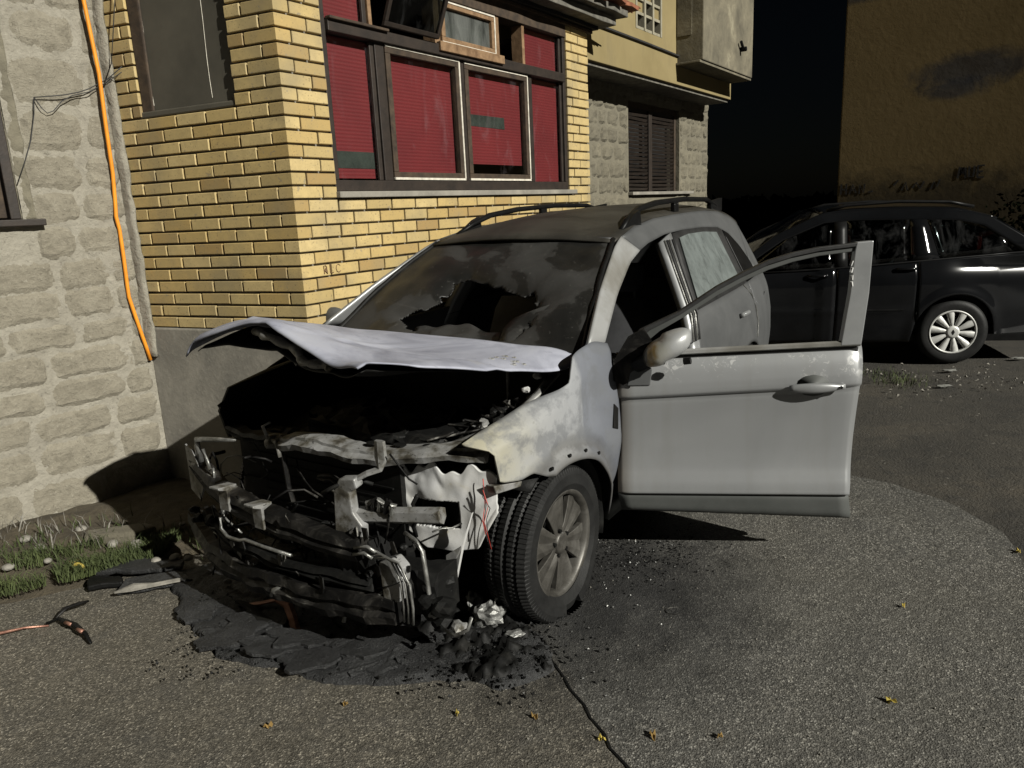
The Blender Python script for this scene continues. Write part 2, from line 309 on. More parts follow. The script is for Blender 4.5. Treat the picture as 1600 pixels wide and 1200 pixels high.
# ------------------------------------------------------------------ geometry helpers
class MB:
    def __init__(s): s.v = []; s.f = []
    def box(s, c, size, rot=None):
        i = len(s.v); h = [a / 2 for a in size]
        for sx in (-1, 1):
            for sy in (-1, 1):
                for sz in (-1, 1):
                    p = Vector((sx * h[0], sy * h[1], sz * h[2]))
                    if rot is not None: p = rot @ p
                    s.v.append(tuple(p + Vector(c)))
        for q in ((0, 1, 3, 2), (4, 6, 7, 5), (0, 4, 5, 1), (2, 3, 7, 6), (0, 2, 6, 4), (1, 5, 7, 3)): s.f.append(tuple(i + k for k in q))
        return s
    def tube(s, pts, r, seg=8, caps=True, flat=1.0, upv=None):
        pts = [Vector(p) for p in pts]; n = len(pts); i0 = len(s.v)
        rs = r if hasattr(r, '__len__') else [r] * n
        for i, p in enumerate(pts):
            t = (pts[min(i + 1, n - 1)] - pts[max(i - 1, 0)]).normalized()
            a = upv and Vector(upv) or (Vector((0, 0, 1)) if abs(t.z) < .9 else Vector((1, 0, 0)))
            x = t.cross(a).normalized(); y = x.cross(t).normalized()
            for k in range(seg):
                an = 2 * math.pi * (k + .5) / seg
                s.v.append(tuple(p + rs[i] * (math.cos(an) * x + flat * math.sin(an) * y)))
        for i in range(n - 1):
            for k in range(seg):
                a = i0 + i * seg + k; b = i0 + i * seg + (k + 1) % seg
                s.f.append((a, b, b + seg, a + seg))
        if caps:
            s.f.append(tuple(i0 + k for k in range(seg))[::-1]); s.f.append(tuple(i0 + (n - 1) * seg + k for k in range(seg)))
        return s
    def grid(s, fn, nu, nv, skip=None):
        i0 = len(s.v)
        for j in range(nv + 1):
            for i in range(nu + 1): s.v.append(tuple(fn(i / nu, j / nv)))
        for j in range(nv):
            for i in range(nu):
                if skip and skip((i + .5) / nu, (j + .5) / nv): continue
                a = i0 + j * (nu + 1) + i; s.f.append((a, a + 1, a + nu + 2, a + nu + 1))
        return s
    def prism(s, poly, fn, w0, w1):
        i0 = len(s.v); n = len(poly)
        for ww in (w0, w1):
            for p in poly: s.v.append(tuple(fn(p[0], p[1], ww)))
        s.f.append(tuple(range(i0, i0 + n))); s.f.append(tuple(range(i0 + 2 * n - 1, i0 + n - 1, -1)))
        for k in range(n):
            a = i0 + k; b = i0 + (k + 1) % n; s.f.append((b, a, a + n, b + n))
        return s
    def rings(s, rings, close=True, caps=False):
        i0 = len(s.v); n = len(rings[0])
        for r in rings:
            for p in r: s.v.append(tuple(p))
        for i in range(len(rings) - 1):
            for k in range(n if close else n - 1):
                a = i0 + i * n + k; b = i0 + i * n + (k + 1) % n; s.f.append((a, b, b + n, a + n))
        if caps: s.f.append(tuple(range(i0, i0 + n))[::-1]); s.f.append(tuple(range(i0 + (len(rings) - 1) * n, i0 + len(rings) * n)))
        return s
    def jitter(s, amp, sc=6.0, seed=0.0):
        s.v = [tuple(Vector(p) + amp * Vector(noise.noise_vector(Vector(p) * sc + Vector((seed, seed * 1.7, -seed))))) for p in s.v]; return s
    def mesh(s, name):
        me = bpy.data.meshes.new(name); me.from_pydata(s.v, [], s.f); me.validate(); me.update()
        bm = bmesh.new(); bm.from_mesh(me); bmesh.ops.recalc_face_normals(bm, faces=bm.faces); bm.to_mesh(me); bm.free(); return me
    def build(s, name, mat, parent=None, smooth=False, bevel=0, solid=0, sub=0, loc=None, rot=None, off=0):
        return link(name, s.mesh(name), mat, parent, smooth, bevel, solid, sub, loc, rot, off)
def link(name, me, mat, parent=None, smooth=False, bevel=0, solid=0, sub=0, loc=None, rot=None, off=0):
    o = bpy.data.objects.new(name, me); col.objects.link(o)
    if mat is not None and not me.materials: me.materials.append(M[mat] if isinstance(mat, str) else mat)
    if parent: o.parent = parent
    if loc is not None: o.location = loc
    if rot is not None: o.rotation_euler = rot
    if smooth:
        for p in me.polygons: p.use_smooth = True
    if solid: m = o.modifiers.new('s', 'SOLIDIFY'); m.thickness = solid; m.offset = off
    if bevel: m = o.modifiers.new('b', 'BEVEL'); m.width = bevel; m.segments = 2; m.limit_method = 'ANGLE'; m.harden_normals = False
    if sub: m = o.modifiers.new('u', 'SUBSURF'); m.levels = sub; m.render_levels = sub
    return o
def tag(o, label=None, cat=None, group=None, kind=None):
    if label: o['label'] = label
    if cat: o['category'] = cat
    if group: o['group'] = group
    if kind: o['kind'] = kind
    return o
def empty(name, loc=(0, 0, 0), rz=0, label=None, cat=None, group=None):
    o = bpy.data.objects.new(name, None); col.objects.link(o); o.location = loc; o.rotation_euler = (0, 0, rz); o.empty_display_size = .2
    return tag(o, label, cat, group)
def lerp(a, b, t): return a + (b - a) * t
def poly(xs, ys, t):
    if t <= xs[0]: return ys[0]
    for i in range(len(xs) - 1):
        if t <= xs[i + 1]:
            return lerp(ys[i], ys[i + 1], (t - xs[i]) / (xs[i + 1] - xs[i]))
    return ys[-1]
def smoothpoly(xs, ys, t):      # catmull-rom through (xs, ys)
    n = len(xs)
    if t <= xs[0]: return ys[0]
    if t >= xs[-1]: return ys[-1]
    for i in range(n - 1):
        if t <= xs[i + 1]:
            h = xs[i + 1] - xs[i]; u = (t - xs[i]) / h
            m0 = (ys[i + 1] - ys[max(i - 1, 0)]) / (xs[i + 1] - xs[max(i - 1, 0)]) * h
            m1 = (ys[min(i + 2, n - 1)] - ys[i]) / (xs[min(i + 2, n - 1)] - xs[i]) * h
            return (2 * u**3 - 3 * u**2 + 1) * ys[i] + (u**3 - 2 * u**2 + u) * m0 + (-2 * u**3 + 3 * u**2) * ys[i + 1] + (u**3 - u**2) * m1
def nz(x, y, z, s=1.0): return noise.noise(Vector((x * s, y * s, z * s)))
def inpoly(p, pl):
    c = False; n = len(pl)
    for i in range(n):
        a, b = pl[i], pl[i - 1]
        if (a[1] > p[1]) != (b[1] > p[1]) and p[0] < (b[0] - a[0]) * (p[1] - a[1]) / (b[1] - a[1]) + a[0]: c = not c
    return c
def gz(x, y): return .032 * max(0.0, x - .3) if x < 7 else .2144
# ------------------------------------------------------------------ ground
def axis_pts(lo, hi, dense_lo, dense_hi, d, D):
    xs = []; x = lo
    while x < dense_lo: xs.append(x); x += D
    x = dense_lo
    while x < dense_hi: xs.append(x); x += d
    x = dense_hi
    while x <= hi: xs.append(x); x += D
    return xs
mb = MB(); xs = axis_pts(-80, 80, -4, 8, .25, 8); ys = axis_pts(-20, 140, 0, 12, .25, 8)
for y in ys:
    for x in xs: mb.v.append((x, y, gz(x, y) - .014 + .012 * nz(x, y, 0, 1.3)))
nx = len(xs)
for j in range(len(ys) - 1):
    for i in range(nx - 1): a = j * nx + i; mb.f.append((a, a + 1, a + nx + 1, a + nx))
mb.build('ground', 'oldground', smooth=True)['kind'] = 'structure'

edge_r = [(2.9, -3), (2.4, 1.2), (2.15, 2.2), (2.253, 3.015), (2.36, 3.34), (2.33, 3.735), (2.195, 4.012), (2.03, 4.22), (1.6, 4.7), (1.2, 5.3)]
edge_l = [(.6, 5.4), (-.2, 4.9), (-.9, 4.15), (-1.55, 3.75), (-1.83, 3.6), (-2.0, 3.47), (-2.116, 3.377), (-2.34, 3.273), (-2.5, 3.2), (-3.3, 2.95), (-6, 2.2), (-6, -3)]
def asphalt_sheet():
    bm = bmesh.new(); ol = []
    pts = edge_r + edge_l
    n = len(pts)
    for i in range(n):
        a = Vector(pts[i]); b = Vector(pts[(i + 1) % n]); L = (b - a).length; near = min(a.length, b.length) < 6 and a.y > .5
        k = max(1, int(L / .06)) if near else max(1, int(L / 1.0))
        for q in range(k):
            p = a.lerp(b, q / k)
            if near: p = p + .018 * Vector((nz(p.x, p.y, 1, 9), nz(p.x, p.y, 4, 9))) + .03 * Vector((nz(p.x, p.y, 1, 2.5), nz(p.x, p.y, 4, 2.5)))
            ol.append(p)
    top = [bm.verts.new((p.x, p.y, gz(p.x, p.y) + .006)) for p in ol]
    bot = [bm.verts.new((p.x, p.y, gz(p.x, p.y) - .03)) for p in ol]
    f = bm.faces.new(top)
    for i in range(len(ol)):
        j = (i + 1) % len(ol); bm.faces.new((top[j], top[i], bot[i], bot[j]))
    bmesh.ops.bisect_plane(bm, geom=bm.verts[:] + bm.edges[:] + bm.faces[:], plane_co=(.3, 0, 0), plane_no=(1, 0, 0))
    for v in bm.verts:
        if abs(v.co.x - .3) < 1e-4 and v.co.z > -.01: v.co.z = .006
    bmesh.ops.triangulate(bm, faces=bm.faces[:]); bmesh.ops.recalc_face_normals(bm, faces=bm.faces[:])
    me = bpy.data.meshes.new('asphalt_paving'); bm.to_mesh(me); bm.free()
    return link('asphalt_paving', me, 'asphalt')
asphalt_sheet()['kind'] = 'structure'
# joint between the two asphalt lays: a thin open crack
crk = [(.08, 2.62), (.139, 2.45), (.16, 2.37), (.20, 2.28), (.215, 2.21), (.253, 2.129), (.262, 2.06), (.30, 1.98), (.33, 1.85), (.42, 1.6)]
mb = MB()
for i, (x, y) in enumerate(crk):
    wd = .0035 + .003 * abs(nz(x * 9, y * 9, 0)); jx = .006 * nz(x, y, 7, 20)
    mb.v += [(x - wd + jx, y, .0105 + gz(x, y)), (x + wd + jx, y, .0105 + gz(x, y))]
for i in range(len(crk) - 1): mb.f.append((2 * i, 2 * i + 1, 2 * i + 3, 2 * i + 2))
mb.build('paving_crack', 'char')['kind'] = 'structure'

# strip of bare earth at the foot of the stone wall
def earth_fn(u, v):
    x = lerp(-4.6, -1.2, u); yb = poly([-6, -3.3, -2.5, -2.116, -1.83, -1.55, -.9], [2.3, 2.92, 3.17, 3.35, 3.57, 3.72, 4.12], x)
    yt = 5.6
    y = lerp(yb, yt, v); t = min(1, v * 4)
    return (x, y, -.01 + .075 * t * (1 - .25 * u) + .03 * t * nz(x, y, 0, 4) + .015 * t * nz(x, y, 3, 13))
mb = MB(); mb.grid(earth_fn, 60, 40); mb.build('earth_strip', 'soil', smooth=True)['kind'] = 'structure'

# ------------------------------------------------------------------ yellow brick extension
CC = Vector((-1.175, 4.294, 0)); DL = Vector((-.91528, .40282, 0)); DR = Vector((.57155, .82057, 0))
NL = Vector((-.40282, -.91528, 0)); NR = Vector((.82057, -.57155, 0)); UP = Vector((0, 0, 1))
def PL(s, z, o=0): return CC + DL * s + NL * o + UP * z
def PR(s, z, o=0): return CC + DR * s + NR * o + UP * z
BX = empty('brick_extension', CC, 0, 'yellow brick extension with wide red window, behind the burnt car', 'building')
def loc(p): return p - CC
LF = lambda s, z, o: loc(PL(s, z, o)); RF = lambda s, z, o: loc(PR(s, z, o))
COURSE = .075; Z0 = 2.813 + 6 * COURSE; NROW = 29   # joint heights run down from Z0
def rects_minus(s0, s1, z0, z1, o0, o1, F, mb):   # box on a facade
    mb.prism([(s0, z0), (s1, z0), (s1, z1), (s0, z1)], F, o0, o1)
mb = MB(); T = -.026
# mortar core, left face (round the blocked opening) and right face (round the window)
rects_minus(.016, 1.30, 1.092, 2.376, T, -.12, LF, mb); rects_minus(.016, .338, 2.376, 3.262, T, -.12, LF, mb)
rects_minus(1.075, 1.30, 2.376, 3.262, T, -.12, LF, mb); mb.build('mortar_bed', 'mortar', BX)
mb = MB()
rects_minus(.02, 3.50, 1.092, 1.842, T, -.12, RF, mb); rects_minus(.02, .332, 1.842, 3.262, T, -.12, RF, mb)
rects_minus(3.112, 3.50, 1.842, 3.262, T, -.12, RF, mb)
rects_minus(3.38, 3.484, 1.09, 3.26, -.12, -1.2, RF, mb); mb.build('mortar_bed', 'mortar', BX)
mb = MB(); F2 = loc
# cement plinth: one prism with a footprint following both faces
fp = [PL(1.30, 0, .004), PL(-.002, 0, .004) + NR * .004, PR(3.505, 0, .004), PR(3.505, 0, -.3), PR(.3, 0, -.3), PL(1.30, 0, -.3)]
def plinth():
    m = MB(); n = len(fp); z0, z1 = -.15, 1.088
    for zz in (z0, z1):
        for p in fp: q = loc(p); m.v.append((q.x, q.y, zz))
    m.f.append(tuple(range(n))); m.f.append(tuple(range(2 * n - 1, n - 1, -1)))
    for k in range(n): a, b = k, (k + 1) % n; m.f.append((b, a, a + n, b + n))
    return m
plinth().build('plinth', 'render', BX, bevel=.012)
# bricks, one object each
_bm = {}
def brick_mesh(L, Hh, D):
    key = (round(L, 3), round(Hh, 3), round(D, 3))
    if key not in _bm:
        c = .0035; m = MB(); h = [L / 2, D / 2, Hh / 2]; R_ = []
        for (dx, y) in ((c, -h[1]), (0, -h[1] + c), (0, h[1])):
            R_.append([(-h[0] + dx, y, -h[2] + dx), (h[0] - dx, y, -h[2] + dx), (h[0] - dx, y, h[2] - dx), (-h[0] + dx, y, h[2] - dx)])
        m.rings(R_, True, True); _bm[key] = m.mesh('brick')
    return _bm[key]
bricks = []   # (distance, mesh, matrix)
def add_brick(F, D_, N_, s0, s1, z0, z1, depth=.10):
    if s1 - s0 < .03: return
    proud = rnd.uniform(-.002, .003); cs = (s0 + s1) / 2 + rnd.uniform(-.0015, .0015); cz = (z0 + z1) / 2 + rnd.uniform(-.0015, .0015)
    pos = F(cs, cz, proud - depth / 2)
    ax = D_; mx = Matrix((ax, -N_, UP)).transposed().to_4x4()
    if mx.determinant() < 0: mx = Matrix((-ax, -N_, UP)).transposed().to_4x4()
    mx = Matrix.Translation(pos) @ mx @ Euler((rnd.uniform(-.006, .006), rnd.uniform(-.006, .006), rnd.uniform(-.005, .005))).to_matrix().to_4x4()
    bricks.append(((pos + CC - Vector((0, 0, CAM_H))).length, brick_mesh(s1 - s0, z1 - z0, depth), mx))
G = .0125; PIT = .2295
for r in range(NROW):
    zt = Z0 - r * COURSE; z0, z1 = zt - COURSE + G / 2, zt - G / 2
    A = (r % 2 == 0)
    # left face: header or stretcher at the corner
    segs = []; s = .0 if not A else .0
    first = .098 if A else .215
    s0 = 0; segs.append((0.0, first)); s = first + G
    while s < 1.245: segs.append((s, min(s + PIT - G, 1.25))); s += PIT
    for a, b in segs:
        if z1 > 2.40:
            if b <= .338: pass
            elif a >= .338 and a < 1.06: a = max(a, 1.068)
            elif a < .338 < b: b = .336
            elif a >= 1.06: pass
            if a >= .338 and a < 1.068: continue
            if b > 1.068 > a: a = 1.068
        if b - a < .03: continue
        if a == 0.0: continue    # corner bricks come from the right face loop
        add_brick(LF, DL, NL, a, b, z0, z1)
    if z1 > 2.40: add_brick(LF, DL, NL, 1.07, 1.245, z0, z1) if not any(a >= 1.06 for a, b in segs) else None
    first = .216 if A else .100
    # corner brick: full block seen on both faces
    lenL = .098 if A else .215
    pos = loc(CC + DR * (first / 2) + DL * (lenL / 2) + UP * ((z0 + z1) / 2))
    m = MB(); e = .003
    q = [CC, CC + DR * first, CC + DR * first + DL * lenL, CC + DL * lenL]
    cen = sum((loc(p) for p in q), Vector()) / 4
    key = ('c', A)
    if key not in _bm:
        rr = []
        for zz, sh in ((-(z1 - z0) / 2, e), (-(z1 - z0) / 2 + e, 0), ((z1 - z0) / 2 - e, 0), ((z1 - z0) / 2, e)):
            rr.append([(loc(p) - cen) * (1 - sh / .1) + UP * zz for p in q])
        m.rings(rr, True, True); _bm[key] = m.mesh('brick')
    mx = Matrix.Translation(cen + UP * ((z0 + z1) / 2) + NR * rnd.uniform(-.001, .002))
    bricks.append(((mx.translation + CC - Vector((0, 0, CAM_H))).length, _bm[key], mx))
    s = first + G; segs = []
    while s < 3.48: segs.append((s, min(s + PIT - G, 3.495))); s += PIT
    if segs[-1][1] - segs[-1][0] < .06: segs.pop(); a, b = segs[-1]; segs[-1] = (a, 3.495)
    for a, b in segs:
        if z1 > 1.85:
            if a < .333 < b: b = .331
            elif a >= .30 and b <= 3.112: continue
            elif a < 3.112 < b: a = 3.114
        if b - a < .03: continue
        add_brick(RF, DR, NR, a, b, z0, z1)
bricks.sort(key=lambda t: t[0])
for d, me, mx in bricks[:300]:
    o = link('brick', me, 'brick', BX); o.matrix_local = mx
if len(bricks) > 300:
    bm = bmesh.new()
    for d, me, mx in bricks[300:]:
        t = bmesh.new(); t.from_mesh(me); bmesh.ops.transform(t, matrix=mx, verts=t.verts)
        tm = bpy.data.meshes.new('t'); t.to_mesh(tm); t.free(); bm.from_mesh(tm); bpy.data.meshes.remove(tm)
    me = bpy.data.meshes.new('brickwork'); bm.to_mesh(me); bm.free(); o = link('brickwork', me, 'brick', BX); o['kind'] = 'stuff'
# cement fillet against the stone wall
def fillet(u, v):
    z = lerp(.9, 3.27, v); s = lerp(1.235, 1.335, u) + .012 * nz(0, 0, z, 7); return LF(s, z, .002 + .010 * math.sin(math.pi * u) + .014 * nz(u * 3, 1, z, 9) + .006 * nz(u * 3, 1, z, 31))
MB().grid(fillet, 4, 60).build('cement_fillet', 'limewash', BX, smooth=True, solid=.02, off=-1)
# blocked opening: dull board recessed, cement reveal
ob = MB(); rects_minus(.338, 1.075, 2.376, 3.30, -.028, -.11, LF, ob)
bo = ob.build('blocked_window', 'boarding', BX); bo['label'] = 'blocked window covered by a dull dark board'
mb = MB(); mb.prism([(.338, 2.366), (1.09, 2.362), (1.08, 2.40), (.338, 2.395)], LF, -.004, -.08); mb.jitter(.010, 12).build('sill', 'boarding', bo, bevel=.008)
mb = MB(); mb.prism([(.985, 2.39), (1.072, 2.385), (1.072, 3.28), (.97, 3.28)], LF, -.016, -.075); mb.jitter(.008, 5).build('reveal', 'old_wood', bo, bevel=.01)
for s_ in (.52, .98):
    mb = MB(); mb.tube([LF(s_ + .004 * math.sin(k), lerp(2.43, 3.25, k / 8), -.0275) for k in range(9)], .0018, 5); mb.build('drip_line', 'white_chip', bo)

# ------------------------------------------------------------------ wide window unit
WN = -.055
wfr = empty('window', (0, 0, 0)); wfr.parent = BX
def wbox(name, s0, s1, z0, z1, o0, o1, mat, par=None, bevel=.004, jit=0):
    m = MB(); m.prism([(s0, z0), (s1, z0), (s1, z1), (s0, z1)], RF, o0, o1)
    if jit: m.jitter(jit, 9)
    return m.build(name, mat, par or wfr, bevel=bevel)
wbox('sill', .325, 3.20, 1.842, 1.878, .03, -.12, 'render', jit=.004)
wbox('bottom_rail', .335, 3.11, 1.88, 1.945, -.012, -.12, 'frame_brown')
wbox('jamb', .335, .372, 1.945, 3.25, -.012, -.12, 'frame_brown'); wbox('jamb', 3.065, 3.11, 1.945, 3.25, -.012, -.12, 'frame_brown')
for s0, s1 in ((.772, .852), (1.615, 1.668), (2.500, 2.575)): wbox('mullion', s0, s1, 1.945, 2.785, -.02, -.12, 'frame_brown', jit=.004)
wbox('transom', .372, 3.065, 2.775, 2.845, .012, -.12, 'frame_brown', jit=.004)
wbox('transom_ledge', .372, .86, 2.835, 2.852, .035, -.01, 'old_wood'); wbox('transom_ledge', 1.36, 2.12, 2.80, 2.86, .03, -.01, 'worn_wood', jit=.01)
wbox('head', .335, 3.11, 3.14, 3.25, .0, -.12, 'old_wood', jit=.006)
for s0, s1 in ((.735, .765), (1.36, 1.42), (2.06, 2.125), (2.445, 2.48)): wbox('mullion', s0, s1, 2.845, 3.14, -.015, -.12, 'worn_wood', jit=.005)
def sash(s0, s1, z0, z1, o, mat, wdt=.045, glass='window_glass', edge=None):
    e = MB()
    for a, b, c, d in ((s0, s1, z0, z0 + wdt), (s0, s1, z1 - wdt, z1), (s0, s0 + wdt, z0 + wdt, z1 - wdt), (s1 - wdt, s1, z0 + wdt, z1 - wdt)): e.prism([(a, c), (b, c), (b, d), (a, d)], RF, o, o - .045)
    f = e.build('sash', mat, wfr, bevel=.004)
    g = MB(); g.prism([(s0 + wdt, z0 + wdt), (s1 - wdt, z0 + wdt), (s1 - wdt, z1 - wdt), (s0 + wdt, z1 - wdt)], RF, o - .026, o - .030); g.build('pane', glass, f)
    if edge:
        e2 = MB(); t = .010
        for a, b, c, d in ((s0, s1, z0 - .004, z0 + t), (s1 - t, s1 + .004, z0 + t, z1 - t), (s0, s1, z1 - t, z1)): e2.prism([(a, c), (b, c), (b, d), (a, d)], RF, o + .004, o - .01)
        e2.jitter(.003, 30).build('worn_edge', 'white_chip', f)
    return f
sash(.86, 1.612, 1.955, 2.768, -.015, 'old_wood', edge=1); sash(1.672, 2.496, 1.955, 2.768, -.015, 'old_wood', edge=1)
for s0, s1, z0, z1 in ((.374, .770, 1.947, 2.773), (2.577, 3.063, 1.947, 2.773), (.374, .733, 2.847, 3.138), (2.482, 3.063, 2.847, 3.138)):
    wbox('pane', s0, s1, z0, z1, -.05, -.054, 'window_glass', bevel=0)
    if s0 > .5: wbox('glazing_bead', s1 - .03, s1, z0, z1, -.03, -.05, 'frame_brown')
    else: wbox('glazing_bead', s1 - .035, s1, z0, z1, -.03, -.05, 'frame_brown')
for s0, s1, z0, z1 in ((.38, .765, 1.96, 2.77), (.88, 1.60, 1.98, 2.75), (1.69, 2.48, 2.075, 2.75), (2.58, 3.06, 1.95, 2.77), (.375, .735, 2.85, 3.138), (2.482, 3.062, 2.85, 3.138)):
    o_ = wbox('blind', s0, s1, z0, z1, -.072, -.078, 'red', bevel=0)
wbox('dark_fold', .40, .74, 2.02, 2.12, -.069, -.071, 'dark_cloth', bevel=0); wbox('blind_tear', 1.78, 2.22, 2.345, 2.43, -.069, -.071, 'dark_cloth', bevel=0, jit=.006)
wbox('room_backing', .34, 3.10, 1.88, 3.2, -.45, -.47, 'black_void', bevel=0)
wbox('curtain', 1.42, 2.06, 2.86, 3.12, -.10, -.105, 'curtain', bevel=0)
sash(1.425, 2.055, 2.862, 3.132, .0, 'worn_wood', .04, 'dirty_glass', edge=1)
for k, (a, b) in enumerate(((1.70, 1.74), (1.79, 1.86), (1.91, 1.945))): wbox('curtain_gap', a, b, 2.90, 3.04 - .02 * k, -.095, -.097, 'dark_cloth', bevel=0)
# small fanlight standing open on its bottom hinge, bare frame
def OF(s, z, o):
    zz = 2.86 + (z - 2.86) * math.cos(R(24)); oo = .05 + (z - 2.86) * math.sin(R(24)) + o * .9; return RF(s, zz, oo)
e = MB(); a0, a1, b0, b1, t = .80, 1.33, 2.86, 3.16, .028
for q in ((a0, a1, b0, b0 + t), (a0, a1, b1 - t, b1), (a0, a0 + t, b0 + t, b1 - t), (a1 - t, a1, b0 + t, b1 - t)): e.prism([(q[0], q[2]), (q[1], q[2]), (q[1], q[3]), (q[0], q[3])], OF, 0, -.03)
fl = e.build('open_fanlight', 'frame_brown', wfr, bevel=.003)
g = MB(); g.prism([(a0 + t, b0 + t), (a1 - t, b0 + t), (a1 - t, b1 - t), (a0 + t, b1 - t)], OF, -.012, -.015); g.build('pane', 'car_glass', fl)
# eaves: soffit board, beam and broken tiles at the end
eav = empty('eaves', (0, 0, 0)); eav.parent = BX
def ebox(name, s0, s1, z0, z1, o0, o1, mat, jit=.008, bevel=.006):
    m = MB(); n = 14
    m.rings([[RF(lerp(s0, s1, k / n), z0, o0), RF(lerp(s0, s1, k / n), z0, o1), RF(lerp(s0, s1, k / n), z1, o1), RF(lerp(s0, s1, k / n), z1, o0)] for k in range(n + 1)], True, True)
    return m.jitter(jit, 7).build(name, mat, eav, bevel=bevel)
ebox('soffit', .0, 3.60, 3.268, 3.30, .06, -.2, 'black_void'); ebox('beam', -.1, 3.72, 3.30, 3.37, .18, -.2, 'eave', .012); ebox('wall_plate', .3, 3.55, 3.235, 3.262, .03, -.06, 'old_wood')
ebox('gutter_board', -.1, 3.80, 3.375, 3.43, .26, .05, 'eave', .016)
for k in range(15):
    s_ = -.05 + k * .265 + rnd.uniform(-.02, .02); mm = MB(); tl = rnd.uniform(.2, .27)
    mm.prism([(s_, 3.44), (s_ + tl * .5, 3.455), (s_ + tl, 3.44), (s_ + tl, 3.465), (s_ + tl * .5, 3.485), (s_, 3.468)], RF, .33 + rnd.uniform(-.05, .05), -.15)
    mm.jitter(.01, 12, k).build('roof_tile', 'tile', eav)
for k in range(3):
    mm = MB(); mm.tube([RF(3.62 + k * .03, 3.47 + .03 * k, .1 + .05 * k), RF(3.98 + .06 * k, 3.445 + .028 * k, .14 + .05 * k)], [.02, .008], 5); mm.jitter(.01, 14, k).build('broken_batten', 'tile', eav)
# hidden walls and roof slab closing the extension
mm = MB(); mm.prism([(-.02, 3.372), (3.7, 3.372), (3.7, 3.43), (-.02, 3.43)], RF, .05, -1.4); mm.build('roof_slab', 'eave', eav)
# room shell behind the window so no light leaks
mm = MB(); mm.prism([(.34, 1.1), (3.38, 1.1), (3.38, 3.26), (.34, 3.26)], RF, -.50, -.55); mm.build('inner_wall', 'black_void', BX)
mm = MB(); mm.prism([(.13, 1.1), (1.3, 1.1), (1.3, 3.3), (.13, 3.3)], LF, -.122, -.16); mm.build('inner_wall', 'black_void', BX)

# initials scratched into one brick
def scratch(pts):
    n = len(pts); L_, R_ = [], []
    for i, p in enumerate(pts):
        p = Vector(p); t = (Vector(pts[min(i + 1, n - 1)]) - Vector(pts[max(i - 1, 0)])).normalized(); q = Vector((-t.y, t.x)) * .0010; L_.append(tuple(p + q)); R_.append(tuple(p - q))
    m_ = MB(); m_.prism(L_ + R_[::-1], RF, .0065, .001); m_.build('scratched_letter', 'worn_wood', BX)
scratch([(.165, 1.405), (.163, 1.452), (.178, 1.455), (.186, 1.444), (.178, 1.432), (.166, 1.428), (.190, 1.405)])
scratch([(.212, 1.456), (.212, 1.408), (.240, 1.410)]); scratch([(.292, 1.446), (.278, 1.455), (.262, 1.446), (.258, 1.428), (.264, 1.412), (.28, 1.406), (.294, 1.414)])
# ------------------------------------------------------------------ stones
def stone_mesh(L, Hh, depth, proud, seed, nu=7, nv=5, rough=.012, corner=.22):
    m = MB(); rings = []
    def f(u, v):
        x = (u - .5) * L; z = (v - .5) * Hh
        ex = min(u, 1 - u) * L; ez = min(v, 1 - v) * Hh; e = min(ex, ez)
        # rounded corners
        rr = min(L, Hh) * corner; dx = max(0, rr - ex); dz = max(0, rr - ez)
        if dx > 0 and dz > 0:
            dd = math.hypot(dx, dz)
            if dd > rr * .72: k = (dd - rr * .72) * .8; x -= math.copysign(dx / dd * k, x); z -= math.copysign(dz / dd * k, z)
        x += .024 * nz(x, z, seed, 9) ; z += .022 * nz(z, x, seed + 5, 9)
        y = (-proud * 1.2 if e > .018 else .006) + rough * nz(x, z, seed + 9, 14) * (1 if e > .01 else .3)
        return (x, y, z)
    m.grid(f, nu, nv); n1 = nu + 1
    rim = [i for i in range(n1)] + [j * n1 + nu for j in range(1, nv + 1)] + [nv * n1 + i for i in range(nu - 1, -1, -1)] + [j * n1 for j in range(nv - 1, 0, -1)]
    i0 = len(m.v)
    for r_ in rim: p = m.v[r_]; m.v.append((p[0], depth, p[2]))
    k = len(rim)
    for a in range(k): b = (a + 1) % k; m.f.append((rim[b], rim[a], i0 + a, i0 + b))
    return m.mesh('stone')
def stones_on(parent, origin, D_, N_, s0, s1, zs, wmin, wmax, mat, skip, proud=.012, gap=.022, rough=.012, seed0=0, big=None):
    mx0 = Matrix((D_, -N_, UP)).transposed()
    if mx0.determinant() < 0: mx0 = Matrix((-D_, -N_, UP)).transposed()
    cnt = 0
    for r_ in range(len(zs) - 1):
        z0, z1 = zs[r_], zs[r_ + 1]; s = s0 - rnd.uniform(0, wmin)
        while s < s1:
            wd = rnd.uniform(wmin, wmax) * (1.25 if (z1 - z0) > .2 else 1); a, b = max(s, s0), min(s + wd, s1); s += wd
            if b - a < .06: continue
            g = gap * rnd.uniform(.6, 1.4); a += g / 2; b -= g / 2; zz0 = z0 + g / 2 + rnd.uniform(-.01, .01); zz1 = z1 - g / 2 + rnd.uniform(-.01, .01)
            cuts = skip(a, b, zz0, zz1)
            if cuts is None: continue
            a, b, zz0, zz1 = cuts
            if b - a < .05 or zz1 - zz0 < .04: continue
            me = stone_mesh(b - a, zz1 - zz0, .05, proud * rnd.uniform(.4, 1.5), seed0 + cnt * 3.17, rough=rough)
            o = link('stone', me, mat, parent, smooth=False)
            c = origin + D_ * ((a + b) / 2) + UP * ((zz0 + zz1) / 2)
            o.matrix_local = Matrix.Translation(c) @ mx0.to_4x4() @ Euler((0, rnd.uniform(-.03, .03), 0)).to_matrix().to_4x4(); cnt += 1
    return cnt
